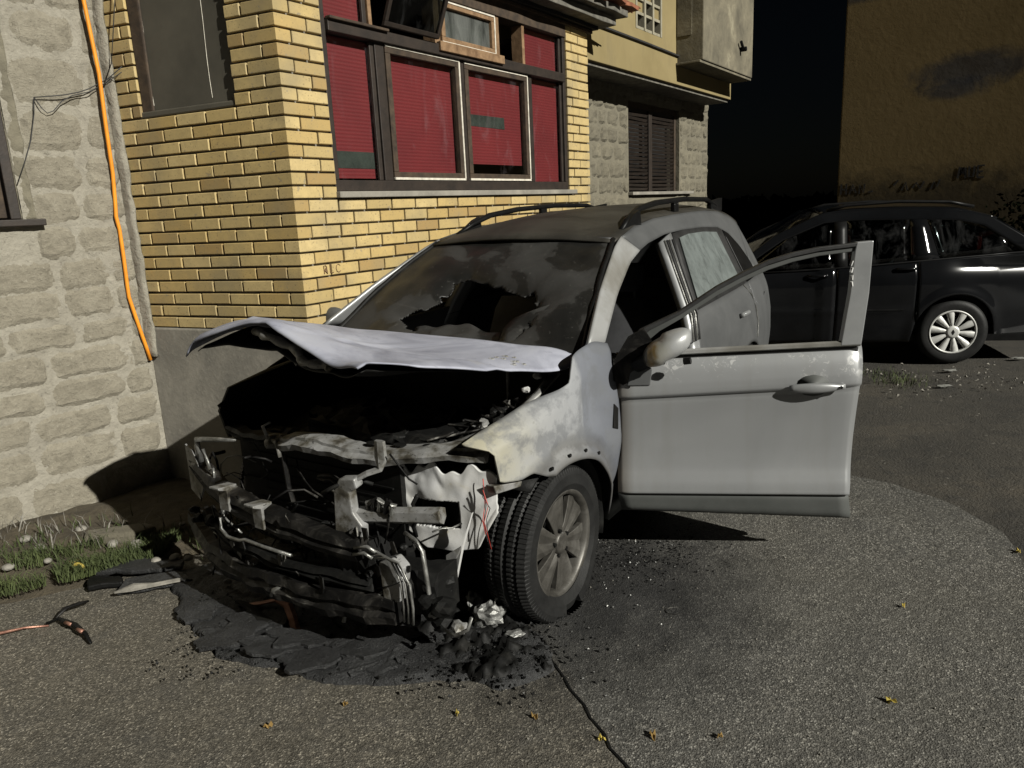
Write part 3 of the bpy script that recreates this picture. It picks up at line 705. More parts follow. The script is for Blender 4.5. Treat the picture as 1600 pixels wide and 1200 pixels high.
# left house: rubble stone wall washed with lime
JJ = CC + DL * 1.29; SD = Vector((-.6428, -.7660, 0)); SN = Vector((.7660, -.6428, 0))
SH = empty('stone_house', JJ, 0, 'pale lime-washed rubble stone house wall at the left edge', 'building')
def SF(s, z, o): return SD * s + SN * o + UP * z
mb = MB()
def wall_fn(s0, s1, z0, z1, nu, nv):
    def f(u, v):
        s = lerp(s0, s1, u); z = lerp(z0, z1, v); return SF(s, z, -.003 + .003 * nz(s, z, 2, 7) + .004 * nz(s, z, 8, 24) + .004 * nz(s, z, 8, 60))
    return f
mb.grid(wall_fn(-.02, .60, -.15, 3.6, 60, 330), 60, 330); mb.grid(wall_fn(.60, 1.4, -.15, 1.80, 70, 170), 70, 170); mb.grid(wall_fn(1.4, 3.2, -.15, 1.80, 30, 30), 30, 30); mb.grid(wall_fn(.60, 3.2, 3.3, 3.6, 10, 5), 10, 5); mb.grid(wall_fn(1.75, 3.2, 1.8, 3.3, 20, 20), 20, 20)
mb.build('mortar_wash', 'limewash', SH, smooth=True)
mb = MB(); mb.prism([(-.5, -.2), (.598, -.2), (.598, 3.6), (-.5, 3.6)], SF, -.03, -.4); mb.prism([(.598, -.2), (3.2, -.2), (3.2, 1.76), (.598, 1.76)], SF, -.03, -.4); mb.prism([(.598, 3.3), (3.2, 3.3), (3.2, 3.6), (.598, 3.6)], SF, -.03, -.4); mb.build('wall_core', 'limewash', SH)
zs = [.03, .26, .48, .67, .84, 1.03, 1.19, 1.38, 1.56, 1.76, 1.95, 2.17, 2.42, 2.72, 2.95, 3.16, 3.38]
def skipL(a, b, z0, z1):
    if z1 > 1.72:
        if a > .50: return None
        b = min(b, .545 + .03 * nz(z0, 0, 0, 5))
    return a, b, z0, z1
stones_on(SH, Vector((0, 0, 0)), SD, SN, .012, 1.9, zs, .24, .48, 'stone', skipL, .005, .016, .008)
lw = empty('window', (0, 0, 0)); lw.parent = SH
def lbox(name, s0, s1, z0, z1, o0, o1, mat, bevel=.005, jit=0):
    m = MB(); m.prism([(s0, z0), (s1, z0), (s1, z1), (s0, z1)], SF, o0, o1)
    if jit: m.jitter(jit, 8)
    return m.build(name, mat, lw, bevel=bevel)
lbox('sill', .50, 1.8, 1.762, 1.80, .05, -.1, 'frame_brown'); lbox('jamb', .612, .665, 1.802, 3.3, .015, -.10, 'frame_brown'); lbox('jamb', 1.69, 1.74, 1.802, 3.3, .015, -.1, 'frame_brown')
lbox('sash', .675, .72, 1.81, 3.3, -.005, -.05, 'old_wood'); lbox('bottom_rail', .72, 1.69, 1.81, 1.87, -.005, -.05, 'old_wood'); lbox('pane', .72, 1.69, 1.87, 3.3, -.03, -.034, 'dirty_glass', bevel=0)
lbox('room_backing', .62, 1.74, 1.8, 3.3, -.3, -.32, 'black_void', bevel=0)
def rev(u, v):
    z = lerp(1.80, 3.3, v); s = lerp(.535, .615, u) + .02 * nz(z, 1, 0, 6) * (1 - u); return SF(s, z, .006 - .03 * u * u + .018 * nz(s, z, 3, 16))
MB().grid(rev, 8, 90).build('broken_plaster', 'dark_mortar', lw, smooth=True, solid=.01, off=-1)

# orange conduit and thin wires on the wall
pts = [(.097, 3.35), (.097, 3.03), (.075, 2.62), (.083, 2.32), (.080, 2.06), (.090, 1.87), (.098, 1.80), (.090, 1.72), (.092, 1.556), (.099, 1.355), (.10, 1.30), (.067, 1.10), (.045, .98), (.028, .877)]
cb = MB(); cb.tube([JJ + SF(s, z, poly([.9, 1.9, 2.3, 3.0], [.02, .022, .05, .06], z)) for s, z in pts], .0115, 8)
tag(cb.build('conduit', 'orange_plastic', smooth=True), 'orange plastic conduit running down the joint between stone and brick', 'conduit')
ww = MB(); wp = [SF(.60, 2.0, .02), SF(.545, 2.12, .03), SF(.497, 2.232, .03), SF(.455, 2.38, .03), SF(.437, 2.468, .02), SF(.36, 2.478, .03), SF(.285, 2.490, .04), SF(.20, 2.512, .04), SF(.138, 2.537, .035)]
ww.tube([JJ + p for p in wp] + [PL(1.25, 2.60, .04), PL(1.14, 2.66, .02)], .0032, 5)
ww.tube([JJ + p for p in (SF(.435, 2.465, .02), SF(.41, 2.41, .03), SF(.385, 2.385, .03), SF(.35, 2.40, .03), SF(.30, 2.455, .035), SF(.24, 2.49, .04), SF(.14, 2.52, .04))] + [PL(1.27, 2.58, .04), PL(1.15, 2.63, .02)], .0028, 5)
tag(ww.build('wire', 'black_wire', smooth=True), 'slack black twin wire strung from the left window to the brick corner', 'wire')
ww = MB(); ww.tube([PL(1.27, 2.585, .045), PL(1.20, 2.68, .04), PL(1.165, 2.80, .035), PL(1.13, 2.93, .03), PL(1.09, 3.05, .03), PL(1.06, 3.25, .02)], .003, 5)
tag(ww.build('wire', 'black_wire', smooth=True), 'thin black wire rising along the narrow strip of yellow brick', 'wire')

# ------------------------------------------------------------------ rear house beyond the extension
RH = empty('rear_house', PR(3.5, 0, -.6), 0, 'house with dark rubble stone ground floor and overhanging beige upper storey', 'building')
O2 = PR(3.5, 0, -.6)
def HF(s, z, o): return PR(s, z, o) - O2
def hbox(name, s0, s1, z0, z1, o0, o1, mat, par=None, bevel=.006, jit=0, n=1):
    m = MB(); m.prism([(s0, z0), (s1, z0), (s1, z1), (s0, z1)], HF, o0, o1)
    if jit: m.jitter(jit, 6)
    return m.build(name, mat, par or RH, bevel=bevel)
m = MB()
for s0, s1, z0, z1 in ((3.0, 5.62, -.1, 3.12), (5.62, 7.22, -.1, 1.86), (5.62, 7.22, 2.93, 3.12), (7.22, 8.31, -.1, 3.12)): m.prism([(s0, z0), (s1, z0), (s1, z1), (s0, z1)], HF, -.618, -1.0)
m.build('wall_core', 'dark_mortar', RH)
m = MB(); m.prism([(8.0, -.1), (8.30, -.1), (8.30, 6), (8.0, 6)], HF, -1.0, -6); m.build('end_wall', 'stained', RH)
def skip2(a, b, z0, z1):
    if z1 > 1.84 and z0 < 2.95 and b > 5.62 and a < 7.22:
        if a < 5.60 and 5.60 - a > .08: return a, 5.60, z0, z1
        if b > 7.24 and b - 7.24 > .08: return 7.24, b, z0, z1
        return None
    return a, b, z0, z1
zs2 = [1.25, 1.45, 1.64, 1.85, 2.03, 2.22, 2.42, 2.60, 2.78, 2.97, 3.115]
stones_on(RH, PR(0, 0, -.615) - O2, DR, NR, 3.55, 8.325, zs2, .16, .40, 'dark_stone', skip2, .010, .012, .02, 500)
hw = empty('window', (0, 0, 0)); hw.parent = RH
def hwbox(name, s0, s1, z0, z1, o0, o1, mat, bevel=.004, jit=0): return hbox(name, s0, s1, z0, z1, o0, o1, mat, hw, bevel, jit)
hwbox('sill', 5.60, 7.60, 1.835, 1.872, -.55, -.75, 'render'); hwbox('jamb', 5.63, 5.69, 1.875, 2.90, -.66, -.72, 'old_wood'); hwbox('jamb', 7.14, 7.20, 1.875, 2.90, -.66, -.72, 'old_wood')
hwbox('mullion', 6.30, 6.40, 1.875, 2.88, -.655, -.72, 'frame_brown'); hwbox('head', 5.63, 7.20, 2.86, 2.93, -.655, -.74, 'old_wood', jit=.01); hwbox('room_backing', 5.62, 7.22, 1.87, 2.93, -.80, -.82, 'black_void', 0)
for a, b in ((5.70, 6.295), (6.405, 7.135)):
    for k in range(21):
        z = 1.895 + k * .0465; t = rnd.uniform(-.006, .006); m = MB()
        m.prism([(a, z + t), (b, z - t), (b, z + .03 - t), (a, z + .03 + t)], lambda s, zz, o: HF(s, zz, o + (zz - z) * .6), -.685, -.70); m.build('slat', 'frame_brown', hw)
# overhanging storey
hbox('floor_band', 2.6, 8.07, 3.095, 3.418, -.20, -1.2, 'beige'); hbox('soffit', 2.6, 8.05, 3.06, 3.0955, -.24, -1.1, 'eave', bevel=0)
m = MB()
for s0, s1, z0, z1 in ((2.4, 4.98, 3.43, 6), (4.98, 5.68, 3.43, 3.55), (4.98, 5.68, 4.5, 6), (5.68, 8.05, 3.43, 6)): m.prism([(s0, z0), (s1, z0), (s1, z1), (s0, z1)], HF, -.215, -1.0)
m.build('upper_wall', 'beige', RH)
bb = hbox('breeze_block_backing', 4.98, 5.68, 3.55, 4.5, -.30, -.34, 'black_void', bevel=0)
for k in range(4): hbox('breeze_bar', 4.985 + k * .218, 5.025 + k * .218, 3.55, 4.5, -.21, -.29, 'pale_paint', bb, .003)
for k in range(7): hbox('breeze_bar', 4.98, 5.68, 3.555 + k * .145, 3.585 + k * .145, -.222, -.28, 'pale_paint', bb, .003)
for k in range(4): hbox('breeze_filling', 5.026 + (k % 3) * .218, 5.20 + (k % 3) * .218, 3.70 + (k // 3) * .29 + (k % 2) * .145, 3.83 + (k // 3) * .29 + (k % 2) * .145, -.235, -.27, 'beige', bb, .003)
bal = hbox('balcony', 6.10, 7.98, 3.33, 4.55, .12, -.214, 'stained', bevel=.012)
hbox('joint_line', 6.092, 6.0995, 3.62, 4.5, -.02, -.2, 'stained', bal, .002); m = MB(); m.tube([HF(7.45, 3.62, .12), HF(7.45, 3.62, .20)], .03, 8); m.tube([HF(7.45, 3.62, .16), HF(7.35, 3.70, .16)], .018, 6); m.build('spout', 'char', bal)
m = MB(); m.tube([HF(2.6, 3.425, -.185), HF(4.1, 3.424, -.185), HF(5.2, 3.42, -.185), HF(6.1, 3.41, -.185)], .016, 6); tag(m.build('cable', 'black_wire', RH), None)
hbox('drip_mould', 6.05, 8.0, 3.30, 3.329, .10, -.199, 'stained', bal)

# ------------------------------------------------------------------ ochre building across the yard
OB = Vector((4.92, 11.2, 0)); OD = Vector((math.cos(R(38)), -math.sin(R(38)), 0)); ON = Vector((-math.sin(R(38)), -math.cos(R(38)), 0))
OH = empty('ochre_building', OB, 0, 'plain ochre rendered building with a dark painted mural, behind the black wagon', 'building')
def OFc(s, z, o): return OD * s + ON * o + UP * z
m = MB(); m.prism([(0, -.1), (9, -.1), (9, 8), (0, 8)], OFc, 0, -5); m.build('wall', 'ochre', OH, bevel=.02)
def letters(x, z, h, strokes, wd=.012):
    for st in strokes:
        pts = [(x + a * h, z + b * h) for a, b in st]; n = len(pts); L, Rr_ = [], []
        for i, p in enumerate(pts):
            p = Vector(p); t = (Vector(pts[min(i + 1, n - 1)]) - Vector(pts[max(i - 1, 0)])).normalized(); q = Vector((-t.y, t.x)) * wd; L.append(tuple(p + q)); Rr_.append(tuple(p - q))
        m = MB(); m.prism(L + Rr_[::-1], OFc, .004, .002); m.build('graffiti_stroke', 'graffiti', OH)
letters(.05, 1.72, .15, [[(0, 0), (.05, 1)], [(.5, 0), (.5, 1)], [(.05, .5), (.5, .45)], [(.8, 0), (1.1, .9), (1.4, .1)], [(.9, .4), (1.3, .4)], [(1.7, 0), (1.7, .8), (2.1, .1), (2.15, .9)], [(2.5, .1), (2.9, .2)]])
letters(1.53, 1.86, .15, [[(0, 0), (.1, 1), (.35, .4), (.55, 1), (.6, 0)], [(.85, 1), (.85, .1), (1.2, .1), (1.25, 1)], [(1.5, 0), (1.5, 1), (2.0, 1)], [(1.5, .5), (1.9, .5)], [(1.5, 0), (2.0, 0)]])
letters(.75, 1.74, .12, [[(0, .6), (.5, 1.2)], [(.9, 0), (1.3, .9), (1.5, 0)], [(2, .2), (2.4, .8), (2.8, .1), (3.2, .9)], [(3.9, 0), (4.2, .8), (4.5, .2), (4.8, 1.0)]])

# ------------------------------------------------------------------ burnt silver car (x forward from the front axle, y left)
CAR = empty('burnt_car', (-.5227, 3.4694, 0), -2.1564, 'burnt-out silver off-road car with open front door and exposed charred front', 'car')
def Ys(x, z):
    y = poly([.2, .25, .45, .65, .85, 1.0, 1.08, 1.56, 1.7], [.85, .86, .905, .925, .92, .895, .87, .62, .5], z)
    if x > -.2: y -= .22 * ((x + .2) / .95) ** 2
    if x < -2.6: y -= .13 * ((-2.6 - x) / 1.1) ** 2
    return y
def S3(x, z, sd=1, o=0): return Vector((x, sd * (Ys(x, z) + o), z))
def arch(x, xc, r, zc=.335, base=.27):
    d = abs(x - xc)
    return base if d >= r else max(base, zc + math.sqrt(r * r - d * d))
def strip(T, B, n, name, mat, mirror=False, solid=.02, bulge=0, par=None):
    # T, B polylines of (x, z); lofted on the side surface
    def pt(L, t):
        k = t * (len(L) - 1); i = min(int(k), len(L) - 2); return lerp(L[i][0], L[i + 1][0], k - i), lerp(L[i][1], L[i + 1][1], k - i)
    sd = -1 if mirror else 1
    def f(u, v):
        x0, z0 = pt(B, u); x1, z1 = pt(T, u); x, z = lerp(x0, x1, v), lerp(z0, z1, v)
        p = S3(x, z, sd, bulge * math.sin(math.pi * v)); return p
    return MB().grid(f, n, 6).build(name, mat, par or CAR, smooth=True, solid=solid, off=-1 if not mirror else 1)
# front fenders
def fender(sd):
    xs0, xs1 = .506, -.462
    top = lambda x: smoothpoly([-.462, -.36, -.30, -.138, -.083, -.048, .132, .349, .506], [1.10, 1.125, 1.125, 1.10, 1.046, 1.004, .97, .922, .878], x)
    def bot(x):
        if x > .153: return poly([.153, .251, .318, .40, .425, .432, .45, .506], [.653, .70, .692, .705, .716, .815, .842, .872], x)
        return arch(x, .02, .405, .275, .28)
    def f(u, v):
        x = lerp(xs0, xs1, u); zb, zt = bot(x), top(x); z = lerp(zb, zt, v)
        # front edge curls back round the headlight recess
        p = S3(x, z, sd)
        rr = math.hypot(x - .02, z - .275) - .405
        fl = .022 * math.exp(-(rr / .05) ** 2) if x < .16 else 0                   # wheel-arch flare
        fl -= .018 * math.exp(-((rr - .07) / .035) ** 2) if x < .13 else 0
        dent = -.018 * math.exp(-(((x + .22) / .16) ** 2 + ((z - .86) / .12) ** 2)) + .008 * nz(x, z, 3, 7)
        roll = -.07 * max(0, (z - (zt - .07)) / .07) ** 2 * max(0, min(1, (x + .05) / .25))
        p.y += sd * (fl + dent + roll); return p
    return f
fe = MB(); fe.grid(fender(1), 56, 28).build('front_fender', 'ash_fender', CAR, smooth=True, solid=.008, off=-1)
MB().grid(fender(-1), 40, 16).build('front_fender', 'char', CAR, smooth=True, solid=.008)
# inner arch liner
def liner(sd):
    def f(u, v):
        a = lerp(.95, math.pi + .25, u); return Vector((.02 + .41 * math.cos(a), sd * lerp(.86, .50, v), .285 + .41 * math.sin(a)))
    return f
for sd in (1, -1): MB().grid(liner(sd), 20, 3).build('arch_liner', 'char', CAR, smooth=True, solid=.01)
# screw holes along the arch
for k in range(6):
    a = R(40 + k * 16); x, z = .02 + .44 * math.cos(a), .275 + .44 * math.sin(a)
    if x > .2: continue
    p = S3(x, z, 1, .012); mm = MB(); mm.tube([p, p + Vector((0, .006, 0))], .008, 8); mm.build('clip', 'char', CAR)
# lower front corner flap under the headlight
mm = MB(); mm.prism([(.44, .70), (.30, .68), (.31, .66), (.43, .665)], lambda x, z, o: S3(x, z, 1, o), -.01, -.05); mm.build('bumper_bracket', 'ash_metal', CAR, bevel=.003)
# fender vent
mm = MB(); mm.prism([(-.38, .72), (-.43, .70), (-.44, .80), (-.40, .83)], lambda x, z, o: S3(x, z, 1, o), .004, -.02); mm.build('fender_vent', 'char', CAR, bevel=.003)

# pillars, roof edge, windows frames on both sides
AT = [(-.29, 1.115), (-.661, 1.331), (-1.025, 1.509), (-1.15, 1.555)]
AB = [(-.452, 1.106), (-.791, 1.285), (-1.105, 1.418), (-1.30, 1.47)]
RT = [(-1.15, 1.555), (-1.40, 1.60), (-1.75, 1.632), (-2.1, 1.646), (-2.45, 1.655), (-2.77, 1.655), (-3.1, 1.64), (-3.38, 1.60), (-3.56, 1.53)]
RB = [(-1.30, 1.47), (-1.45, 1.50), (-1.77, 1.538), (-2.1, 1.55), (-2.45, 1.55), (-2.77, 1.535), (-2.98, 1.48), (-3.15, 1.38), (-3.26, 1.27)]
for mir in (False, True):
    strip(AT, AB, 16, 'a_pillar', 'soot_silver' if not mir else 'silver_plain', mir)
    strip(RT, RB, 32, 'roof_edge', 'dust_silver', mir)
    strip([(-3.56, 1.53), (-3.66, 1.38), (-3.70, 1.25), (-3.70, 1.12)], [(-3.26, 1.27), (-3.30, 1.22), (-3.30, 1.17), (-3.22, 1.12)], 12, 'd_pillar', 'dust_silver', mir)
    strip([(-1.66, 1.50), (-1.86, 1.54)], [(-1.46, .93), (-1.60, .93)], 3, 'b_pillar', 'silver_plain', mir, solid=.05)
for dx_, mt_ in ((.012, 'bare_metal'), (.045, 'rubber_trim'), (.075, 'bare_metal'), (.115, 'rubber_trim')):
    q = MB(); q.tube([S3(lerp(-1.48, -1.67, t) - dx_ * lerp(1, 1.25, t), lerp(.93, 1.50, t), 1, .006) for t in (0, .25, .5, .75, 1)], .0065, 6); q.build('weather_strip', mt_, CAR, smooth=True)
strip([(-1.50, .95), (-1.64, .95)], [(-1.44, .30), (-1.58, .30)], 3, 'b_pillar', 'silver_plain', False, solid=.05)
# rear door and quarter (left), plain flank (right)
belt = lambda x: poly([-3.72, -2.8, -1.5, -.4], [1.17, 1.135, 1.08, 1.06], x)
def flank(x0, x1, sd, nu, nv, name, mat, sill=.28):
    def f(u, v):
        x = lerp(x0, x1, u); zb = max(arch(x, -2.68, .395, .33, sill), sill); z = lerp(zb, belt(x), v); return S3(x, z, sd)
    return MB().grid(f, nu, nv).build(name, mat, CAR, smooth=True, solid=.012, off=-1 if sd > 0 else 1)
rd = flank(-1.60, -2.845, 1, 40, 16, 'rear_door', 'dust_silver'); flank(-2.853, -3.72, 1, 30, 16, 'quarter_panel', 'dust_silver')
flank(-.47, -2.845, -1, 40, 10, 'side_panel', 'dust_silver'); flank(-2.853, -3.72, -1, 20, 10, 'quarter_panel', 'dust_silver')
def glassp(T, B, mat, sd, name='window'):
    return strip(T, B, 14, name, mat, sd < 0, solid=.004, bulge=0)
def shrink(T, B, o): return T, B
for sd in (1, -1):
    strip([(-1.88, 1.535), (-2.1, 1.548), (-2.45, 1.548), (-2.77, 1.533), (-2.84, 1.515)], [(-1.65, 1.085), (-2.0, 1.10), (-2.3, 1.112), (-2.6, 1.125), (-2.83, 1.135)], 24, 'window_surround', 'rubber_trim', sd < 0, solid=.01)
    g = MB()
    T = [(-1.93, 1.505), (-2.1, 1.52), (-2.40, 1.52), (-2.66, 1.505)]; Bq = [(-1.73, 1.12), (-2.0, 1.13), (-2.35, 1.145), (-2.66, 1.16)]
    def gf(u, v, T=T, Bq=Bq, sd=sd):
        k = u * 3; i = min(int(k), 2); x = lerp(lerp(Bq[i][0], Bq[i + 1][0], k - i), lerp(T[i][0], T[i + 1][0], k - i), v); z = lerp(lerp(Bq[i][1], Bq[i + 1][1], k - i), lerp(T[i][1], T[i + 1][1], k - i), v); return S3(x, z, sd, .012)
    g.grid(gf, 12, 6).build('rear_door_window', 'sooty_reflect_glass', CAR, smooth=True)
    strip([(-2.86, 1.512), (-2.98, 1.478), (-3.14, 1.38), (-3.25, 1.27), (-3.28, 1.2)], [(-2.86, 1.14), (-2.95, 1.145), (-3.05, 1.148), (-3.15, 1.15), (-3.22, 1.152)], 12, 'quarter_window', 'rail_black', sd < 0, solid=.006)
# bright seam, door handle of the rear door
mm = MB(); mm.tube([S3(x, z, 1, .003) for x, z in ((-2.70, 1.13), (-2.80, 1.05), (-2.85, .95), (-2.86, .84), (-2.84, .74))], .005, 6); mm.build('door_seam', 'bare_metal', rd)
mm = MB(); mm.box(S3(-2.50, .955, 1, .02), (.17, .03, .03)); mm.build('handle', 'silver_plain', rd, bevel=.012)
mm = MB(); mm.tube([S3(-3.29, .965, 1, .0), S3(-3.29, .965, 1, .006)], .06, 14); mm.build('fuel_flap', 'dust_silver', CAR, bevel=.003)
strip([(-1.60, .37), (-2.28, .37)], [(-1.60, .26), (-2.28, .26)], 8, 'rear_door_cladding', 'cladding', False, solid=.03)
mm = MB(); mm.grid(lambda u, v: S3(lerp(-.5, -2.3, u), lerp(.20, .285, v), 1, -.03), 12, 2).build('sill', 'cladding', CAR, smooth=True, solid=.03)
# roof
def roof_edge(x): return Ys(x, smoothpoly([-3.56, -3.38, -3.1, -2.77, -2.1, -1.75, -1.40, -1.15], [1.53, 1.60, 1.64, 1.655, 1.646, 1.632, 1.60, 1.555], x))
def rooff(u, v):
    x = lerp(-1.05, -3.58, u); xe = min(x, -1.15); ye = roof_edge(xe); y = lerp(-ye, ye, v); t = 2 * v - 1
    ze = smoothpoly([-3.58, -3.38, -3.1, -2.77, -2.1, -1.75, -1.40, -1.15, -1.05], [1.525, 1.60, 1.64, 1.655, 1.646, 1.632, 1.60, 1.555, 1.525], x)
    cr = .035 + .03 * min(1, (-1.05 - x) / .6)
    xx = x + .05 * (1 - t * t) * max(0, 1 - (-1.05 - x) / .5)
    return Vector((xx, y, ze + cr * (1 - t * t) + .004 * nz(x, y, 0, 4)))
MB().grid(rooff, 36, 20).build('roof', 'soot_roof', CAR, smooth=True, solid=.012, off=0)
for sd in (1, -1):
    rr = [(-1.26, .010, .5), (-1.40, .045, .8), (-1.58, .075, 1), (-1.9, .085, 1), (-2.4, .088, 1), (-2.9, .080, 1), (-3.12, .05, .9), (-3.26, .008, .5)]
    mm = MB(); pts = []
    for x, h, k in rr:
        ye = roof_edge(x) - .035; ze = smoothpoly([-3.56, -3.38, -3.1, -2.77, -2.1, -1.75, -1.40, -1.15], [1.53, 1.60, 1.64, 1.655, 1.646, 1.632, 1.60, 1.555], x)
        pts.append((x, sd * ye, ze + h))
    mm.tube(pts, [.018 * k + .006 for x, h, k in rr], 8, flat=.75); rl = mm.build('roof_rail', 'rail_black', CAR, smooth=True)
    for x0, x1 in ((-1.27, -1.52), (-2.20, -2.28), (-3.0, -3.26)):
        ye = sd * (roof_edge(x0) - .035); zb = 1.59 if x0 > -1.5 else 1.64
        ft = MB(); ft.prism([(x0, zb), (x1, zb), (x1 + (.02 if x0 > -1.5 else 0), zb + .10), (x0 - (.16 if x0 > -1.5 else -0.0), zb + .08)], lambda x, z, o: Vector((x, ye + o, z)), -.014, .014); ft.build('rail_foot', 'rail_black', rl, bevel=.004)
# windscreen, slumped and holed
hole = [(-.36, .21), (-.31, .29), (-.18, .40), (-.20, .57), (-.12, .62), (.08, .55), (.33, .47), (.40, .42), (.42, .33), (.46, .20), (.40, .08), (.20, .05), (-.05, .06), (-.26, .14)]
def ws_pos(y, t, sag=0):
    A0 = Vector((-.22, 0, 1.09)); B0 = Vector((-1.045, 0, 1.552)); p = A0.lerp(B0, t)
    cur = (y / .75) ** 2; p.x -= .10 * cur * (1 - .3 * t); p.z += -.02 * cur + .03 * math.sin(math.pi * min(1, max(0, t))); p.y = y
    n = Vector((.49, 0, .87)); return p - n * sag
def hdist(y, t):
    best = 9
    for i in range(len(hole)):
        a = Vector((hole[i - 1][0], hole[i - 1][1] * .9)); b = Vector((hole[i][0], hole[i][1] * .9)); p = Vector((y, t * .9)); ab = b - a
        k = max(0, min(1, (p - a).dot(ab) / ab.length_squared)); best = min(best, (p - (a + ab * k)).length)
    return best
def wsf(u, v):
    hw = lerp(.80, .60, v); y = lerp(-hw, hw, u); t = v; d = hdist(y, t)
    sag = .07 * math.exp(-d / .07) * (1 if t > .3 else .6) + .012 * nz(y, t, 2, 6)
    e = min(u, 1 - u, v, 1 - v); return ws_pos(y, t, sag * min(1, e * 10))
def wskip(u, v):
    hw = lerp(.80, .60, v); y = lerp(-hw, hw, u) + .03 * nz(u, v, 1, 18); t = v + .03 * nz(u, v, 6, 18); return inpoly((y, t), hole)
MB().grid(wsf, 150, 100, wskip).build('windscreen', 'sootglass', CAR, smooth=True, solid=.006)
def tongue(u, v):      # slab of softened glass hanging across the hole
    y = lerp(-.28, .32, u); t = lerp(.03, .19 + .05 * math.sin(2.6 * u + .4) + .03 * nz(u, 0, 0, 6), v); return ws_pos(y, t, .04 + .05 * nz(u, v, 2, 3) + .05 * v)
MB().grid(tongue, 24, 6).build('sagging_glass', 'sootglass', CAR, smooth=True, solid=.008)
def flap(u, v):
    a = 2 * math.pi * u; r = .14 * v * (1 + .35 * math.sin(2 * a + .5)); y = .52 + r * math.cos(a) * 1.1; t = .24 + r * math.sin(a) * 1.5; return ws_pos(y, t, .035 + .03 * nz(u * 2, v, 3, 4))
MB().grid(flap, 24, 5).build('sagging_glass', 'sootglass', CAR, smooth=True, solid=.008)
mm = MB(); mm.tube([ws_pos(lerp(-.60, .60, k / 12), 1.005, -.004) for k in range(13)], .010, 6); mm.build('screen_seal', 'rubber_trim', CAR, smooth=True)
for sd in (1, -1):
    mm = MB(); mm.tube([ws_pos(sd * lerp(.80, .605, k / 12), k / 12, -.006) for k in range(13)], .014, 6); mm.jitter(.006, 25).build('screen_seal', 'char', CAR, smooth=True)

# hood: buckled, front edge lifted off its lock
VX = [0, .25, .5, .75, 1]
HL = [(-.33, .80, 1.088), (-.12, .80, 1.072), (.18, .745, 1.118), (.55, .66, 1.192), (.88, .60, 1.262)]
HC = [(-.24, .18, 1.125), (.03, .17, 1.135), (.30, .16, 1.165), (.56, .17, 1.235), (.76, .20, 1.275)]
HD = [(-.24, -.12, 1.13), (.03, -.12, 1.165), (.28, -.12, 1.215), (.52, -.12, 1.285), (.70, -.12, 1.345)]
HE = [(-.30, -.45, 1.12), (-.02, -.44, 1.185), (.25, -.43, 1.245), (.50, -.42, 1.295), (.70, -.42, 1.282)]
HR = [(-.36, -.72, 1.11), (-.10, -.71, 1.18), (.20, -.69, 1.245), (.44, -.66, 1.275), (.69, -.65, 1.218)]
HB = [(-.28, .45, 1.105), (-.02, .44, 1.112), (.27, .43, 1.145), (.58, .42, 1.19), (.81, .41, 1.228)]
HU = [0, .22, .41, .60, .80, 1]; HK = [HL, HB, HC, HD, HE, HR]
def hood(u, v):
    u0 = .06 * math.sin(math.pi * max(0, min(1, (v - .80) / .185))); u = u0 + u * (1 - u0)
    row = [[smoothpoly(VX, [c[i] for c in k], v) for i in range(3)] for k in HK]
    p = [smoothpoly(HU, [r[i] for r in row], u) for i in range(3)]
    p[2] += .004 * nz(p[0], p[1], 1, 5) + .004 * math.exp(-((v - .62) / .05) ** 2) * math.sin(u * 9)
    p[2] += .012 * max(0, 1 - abs(u - .47 - .18 * (v - .5)) / .035) * v + .009 * max(0, 1 - abs(v - .55 - .1 * u) / .04)
    # headlight cut in the left front corner, rolled edges
    if u < .12: p[2] -= .045 * (1 - u / .12) ** 2 * (1 - .75 * v); 
    if u > .92: p[2] -= .05 * ((u - .92) / .08) ** 2
    if v > .95: p[2] -= .018 * ((v - .95) / .05) ** 2
    return Vector(p)
HO = MB().grid(hood, 64, 56).build('hood', 'ash_hood', CAR, smooth=True, solid=.006)
def hin(u, v):
    p = hood(lerp(.05, .96, u), lerp(.02, .985, v)); sag = .030 + .085 * math.exp(-((u - .55) / .26) ** 2) * v * v + .02 * abs(math.sin(u * 12)) * (.3 + .7 * abs(math.sin(v * 9))); p.z -= sag; p.x -= .02 * v; return p
MB().grid(hin, 36, 30).build('hood_inner_frame', 'char', HO, smooth=True, solid=.004)
# folded lip at the buckled front edge
lip = []
for k in range(25):
    u = lerp(.30, .66, k / 24); p = hood(u, 1.0); lip.append(p + Vector((-.03 - .02 * math.sin(k * .6), 0, -.035 - .03 * math.sin(math.pi * k / 24))))
mm = MB(); mm.tube(lip, [.012 + .008 * abs(math.sin(k * .9)) for k in range(25)], 7); mm.build('folded_lip', 'ash_metal', HO, smooth=True)
mm = MB(); mm.prism([(.64, -.06), (.60, -.02), (.57, -.09), (.62, -.12)], lambda x, z, o: Vector((x, -.02 + o, 1.27 + z)), -.008, .008); mm.jitter(.02, 20).build('hood_latch', 'ash_metal', HO)
# blistered paint flakes near the rear left corner
for k in range(9):
    u = .03 + .10 * rnd.random(); v = .28 + .15 * rnd.random(); p = hood(u, v); mm = MB(); r0 = rnd.uniform(.008, .018)
    mm.rings([[p + Vector((r0 * s * math.cos(a), r0 * s * 1.2 * math.sin(a), .004 + hgt)) for a in [2 * math.pi * q / 7 for q in range(7)]] for s, hgt in ((1.0, -.004), (.75, .002), (.5, -.002))], True, True); mm.build('paint_blister', 'soot_silver', HO)
mm = MB(); mm.tube([(-.12, .52, .74), (-.14, .515, 1.06)], .008, 8); mm.build('hood_prop', 'ash_metal', CAR)

